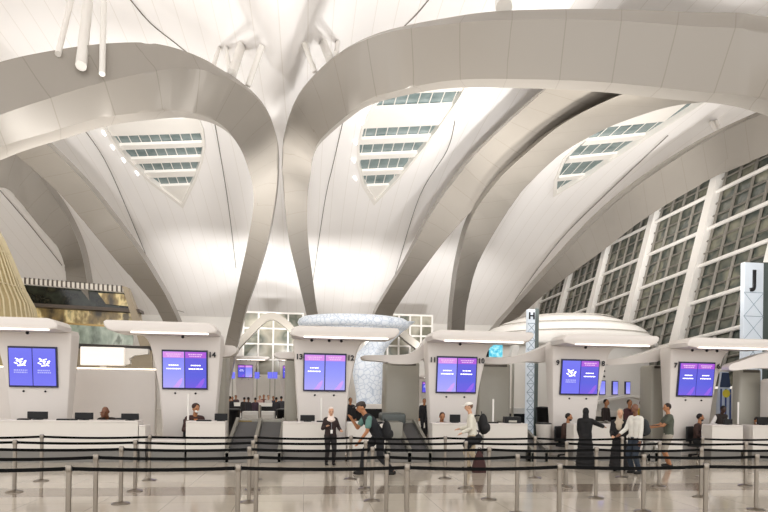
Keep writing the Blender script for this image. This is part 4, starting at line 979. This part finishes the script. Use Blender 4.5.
g11 = stand(668, 467, 403, -PI/2-.35, 'man in olive shirt and grey shorts holding a tablet', tone='tan', hair='#2a1c14', top='#4c5044', sleeve='short', legs='#a59d90', shorts=True, hands=((-.14, -.42, 1.12), (.14, -.42, 1.1)), wide=1.08, look=10)
stand(719, 440, 405, 0, 'dark skinned agent in white shirt and dark vest standing behind counter right', Y=17.8, tone='dark', hair='#0e0a09', top='#d9d5d0', vest='#241b18', legs='#1b1718', hands=((-.3, -.3, 1.1), (.22, -.3, 1.08)), lean=12, look=24)
# crew badge, tablet, bags
def bag(label, loc, rz, M=None, sc=1.0, cat='backpack', name='backpack'):
    o = empty(name, loc, label, cat, rz=rz); M = M or cloth('#131315'); s = sc
    bm = B(); ell(bm, (0, 0, .24*s), (.17*s, .11*s, .25*s)); ell(bm, (0, .03*s, .16*s), (.18*s, .12*s, .16*s)); fuse('body', bm, M, o, .012, 2)
    bm = B(); ell(bm, (0, .12*s, .16*s), (.12*s, .05*s, .1*s)); obj('front_pocket', bm, M, o, smooth='all')
    bm = B(); tube(bm, [(-.04*s, -.04, .47*s), (-.03*s, -.05, .53*s), (.03*s, -.05, .53*s), (.04*s, -.04, .47*s)], .01, 6); obj('carry_handle', bm, M, o)
    for q in (-1, 1):
        bm = B(); tube(bm, [tuple(v) for v in crv([[q*.09*s, -.08*s, .44*s], [q*.1*s, -.2*s, .42*s], [q*.1*s, -.24*s, .26*s], [q*.11*s, -.16*s, .1*s], [q*.1*s, -.08*s, .06*s]], 4)], .018, 6); obj('strap', bm, M, o)
    return o
p = g6[1]; bag('black backpack on the back of the man in white cap', (p.x+.31, p.y+.07, .95), -PI/2-.2, sc=1.15)
o = empty('jacket_bundle', (p.x-.06, p.y-.2, .70), 'black jacket bundle hanging in front of the man in white cap', 'jacket'); bm = B(); ell(bm, (0, 0, .1), (.2, .12, .12)); ell(bm, (-.14, 0, .0), (.12, .11, .13)); ell(bm, (.17, 0, .16), (.1, .1, .12)); fuse('body', bm, cloth('#15161a'), o, .012, 3)
bm = B(); tube(bm, [(.15, .0, .15), (.22, .14, .38), (.2, .2, .6)], .02, 6); obj('sleeve', bm, cloth('#15161a'), o)
q = atz(475, 470.5, 0); o = empty('travel_bag', (q.x, q.y-.35, 0), 'maroon pointed travel bag standing behind the man in white cap', 'bag')
bm = B(); R = []
for z, w, d in ((.0, .17, .11), (.08, .18, .12), (.3, .14, .1), (.48, .08, .07), (.56, .04, .04)): R.append(ring(bm, z, -w, w, -d, d, .05))
loft(bm, R); obj('body', bm, cloth('#3a1d1b'), o, smooth=True); bm = B(); tube(bm, [(-.04, 0, .55), (-.03, 0, .64), (.03, 0, .64), (.04, 0, .55)], .012, 6); obj('carry_handle', bm, cloth('#2a1513'), o)
p = at(386, 430, 13.95); bag('black satchel behind the bending man', (p.x+.02, 14.0, .86), -PI/2+.15, sc=1.0, cat='bag', name='satchel')
p = g10[1]; bag('dark grey backpack worn by the bald man in white shirt', (p.x+.3, p.y+.1, .98), -1.3, M=cloth('#2c2f31'), sc=.95)
p = g10[1]; bag('pale grey duffel hanging beside the bald man in white shirt', (p.x+.36, p.y+.02, .5), .4, M=cloth('#a5a29c'), sc=.75, cat='bag', name='duffel')
p = g11[1]; o = empty('tablet', (p.x-.52, p.y-.15, 1.2), 'dark tablet held by the man in olive shirt', 'tablet', rz=-.35); obj('body', bx(-.12, .12, -.09, .09, 0, .012, .004), M_black, o); obj('glass', bx(-.11, .11, -.08, .08, .012, .014), mat('tablet_glass', '#222a33', .1), o)
# far people
FP_ = [(232, 396.5, 39, 0, 'far traveller in dark top at left of the far counter', '#2a2226', '#1b1b20', 'tan'), (235.5, 395, 39.3, .4, 'far traveller in grey brown top at the far counter beside the first', '#4b3a3c', '#22222a', 'tan'),
       (244, 397, 35.5, PI, 'far person in dark suit standing before the far counter', '#1e1a1c', '#161618', 'tan'), (259.5, 395.5, 38.8, -.3, 'far traveller in pink beige top behind the far counter', '#b9948a', '#33303a', 'fair'),
       (263.5, 394.5, 39.2, 0, 'far traveller in red brown top behind the far counter', '#6e3a34', '#2a2a30', 'tan'), (268, 395, 38.9, .3, 'far traveller in white top behind the far counter', '#cfc8c2', '#33333a', 'fair'), (273, 396, 39.3, 0, 'far traveller in navy top behind the far counter', '#252a3c', '#22222a', 'tan'),
       (229.5, 396, 34.6, PI, 'far person in black queueing beside the left far bin', '#17151a', '#17171b', 'tan'), (248, 397, 33.9, 2.6, 'far person in black jacket queueing right of the dark suit', '#201c22', '#15151a', 'brown'), (255, 397.5, 34.9, -2.8, 'far person in plum top queueing left of the steel bollard', '#3c2a38', '#1d1d22', 'tan'),
       (276, 397, 34.2, 3.0, 'far person in black queueing before the far counter at right', '#1a1a20', '#1a1a1f', 'tan'), (281, 396, 35, PI, 'far person in grey queueing beside the right far bin', '#3a3a40', '#1d1d22', 'tan'), (350, 397.5, 25.5, .4, 'far person in black between sculpture and kiosk twelve', '#1a1a1f', '#1a1a1f', 'tan'), (424, 398.5, 26.5, 0, 'far person in black between grey pillar and kiosk eleven', '#17171c', '#1a1a1f', 'tan'),
       (605.5, 399, 20.85, .6, 'dark clothed traveller before the pavilion counter', '#2a201f', '#2b2b2f', 'tan'), (629, 399.5, 20.3, .2, 'traveller in maroon top before the pavilion counter', '#4b2a2c', '#26262a', 'tan'), (641.5, 400, 20.85, -.5, 'traveller in yellow shirt before the pavilion counter', '#c9a83a', '#3a3a40', 'brown')]
for px, pt, Y, rz, lab, t, l, tn in FP_:
    stand(px, 0, pt, rz, lab, Y=Y, tone=tn, top=t, legs=l, vox=.02 if Y < 30 else .025)
# ------------------------------------------------------------------ light
W = bpy.data.worlds.new('world'); SC.world = W; W.use_nodes = True
W.node_tree.nodes['Background'].inputs[0].default_value = (1.0, .98, .96, 1); W.node_tree.nodes['Background'].inputs[1].default_value = 1.8
def area(name, loc, tgt, size, power, col=(1, .95, .88), sy=None):
    l = bpy.data.lights.new(name, 'AREA'); l.energy = power; l.color = col; l.size = size
    if sy: l.shape = 'RECTANGLE'; l.size_y = sy
    o = bpy.data.objects.new(name, l); COL.objects.link(o); o.location = loc
    o.rotation_euler = (V(tgt)-V(loc)).to_track_quat('-Z', 'Y').to_euler(); return o
def spot(loc, tgt, power, ang, col=(1, .98, .955)):
    l = bpy.data.lights.new('unseen_uplight', 'SPOT'); l.energy = power; l.color = col; l.spot_size = math.radians(ang); l.spot_blend = .9; l.shadow_soft_size = .5
    o = bpy.data.objects.new('unseen_uplight', l); COL.objects.link(o); o.location = loc; o.rotation_euler = (V(tgt)-V(loc)).to_track_quat('-Z', 'Y').to_euler()
for i, x in enumerate((-7.4, -3.4, .56, 4.5, 8.5, 12.4)): spot((x, 19.0, 6.6), (x*1.6-1, 38, 17.5), 6500, 62)
for x in (-8.5, -4, 4.5, 9.5): spot((x, 17.2, 5.2), (x, 16.4, 12), 1000, 115)  # added floating spots that brighten the front faces of the big arches
spot((11.5, 19, 6.6), (12.5, 26, 15), 6000, 66, (1, .95, .87))  # extra unseen lamp, added to brighten the bowed arch
for x in (-8, -2, 4, 11): spot((x, 43, 5.2), (x, 56, 13), 3400, 90)
for x in (-11, -7.4, 4.9, 8.5, 12.4): area('unseen_uplight', (x, 18.9, 6.6), (x*1.3, 30, 22), .8, 400, (1, .98, .96))  # unseen area lamps added to lift the upper roof skin
SC.view_settings.view_transform = 'Standard'; SC.view_settings.look = 'None'; SC.view_settings.exposure = .12; SC.view_settings.gamma = 1
SC.view_settings.use_curve_mapping = False
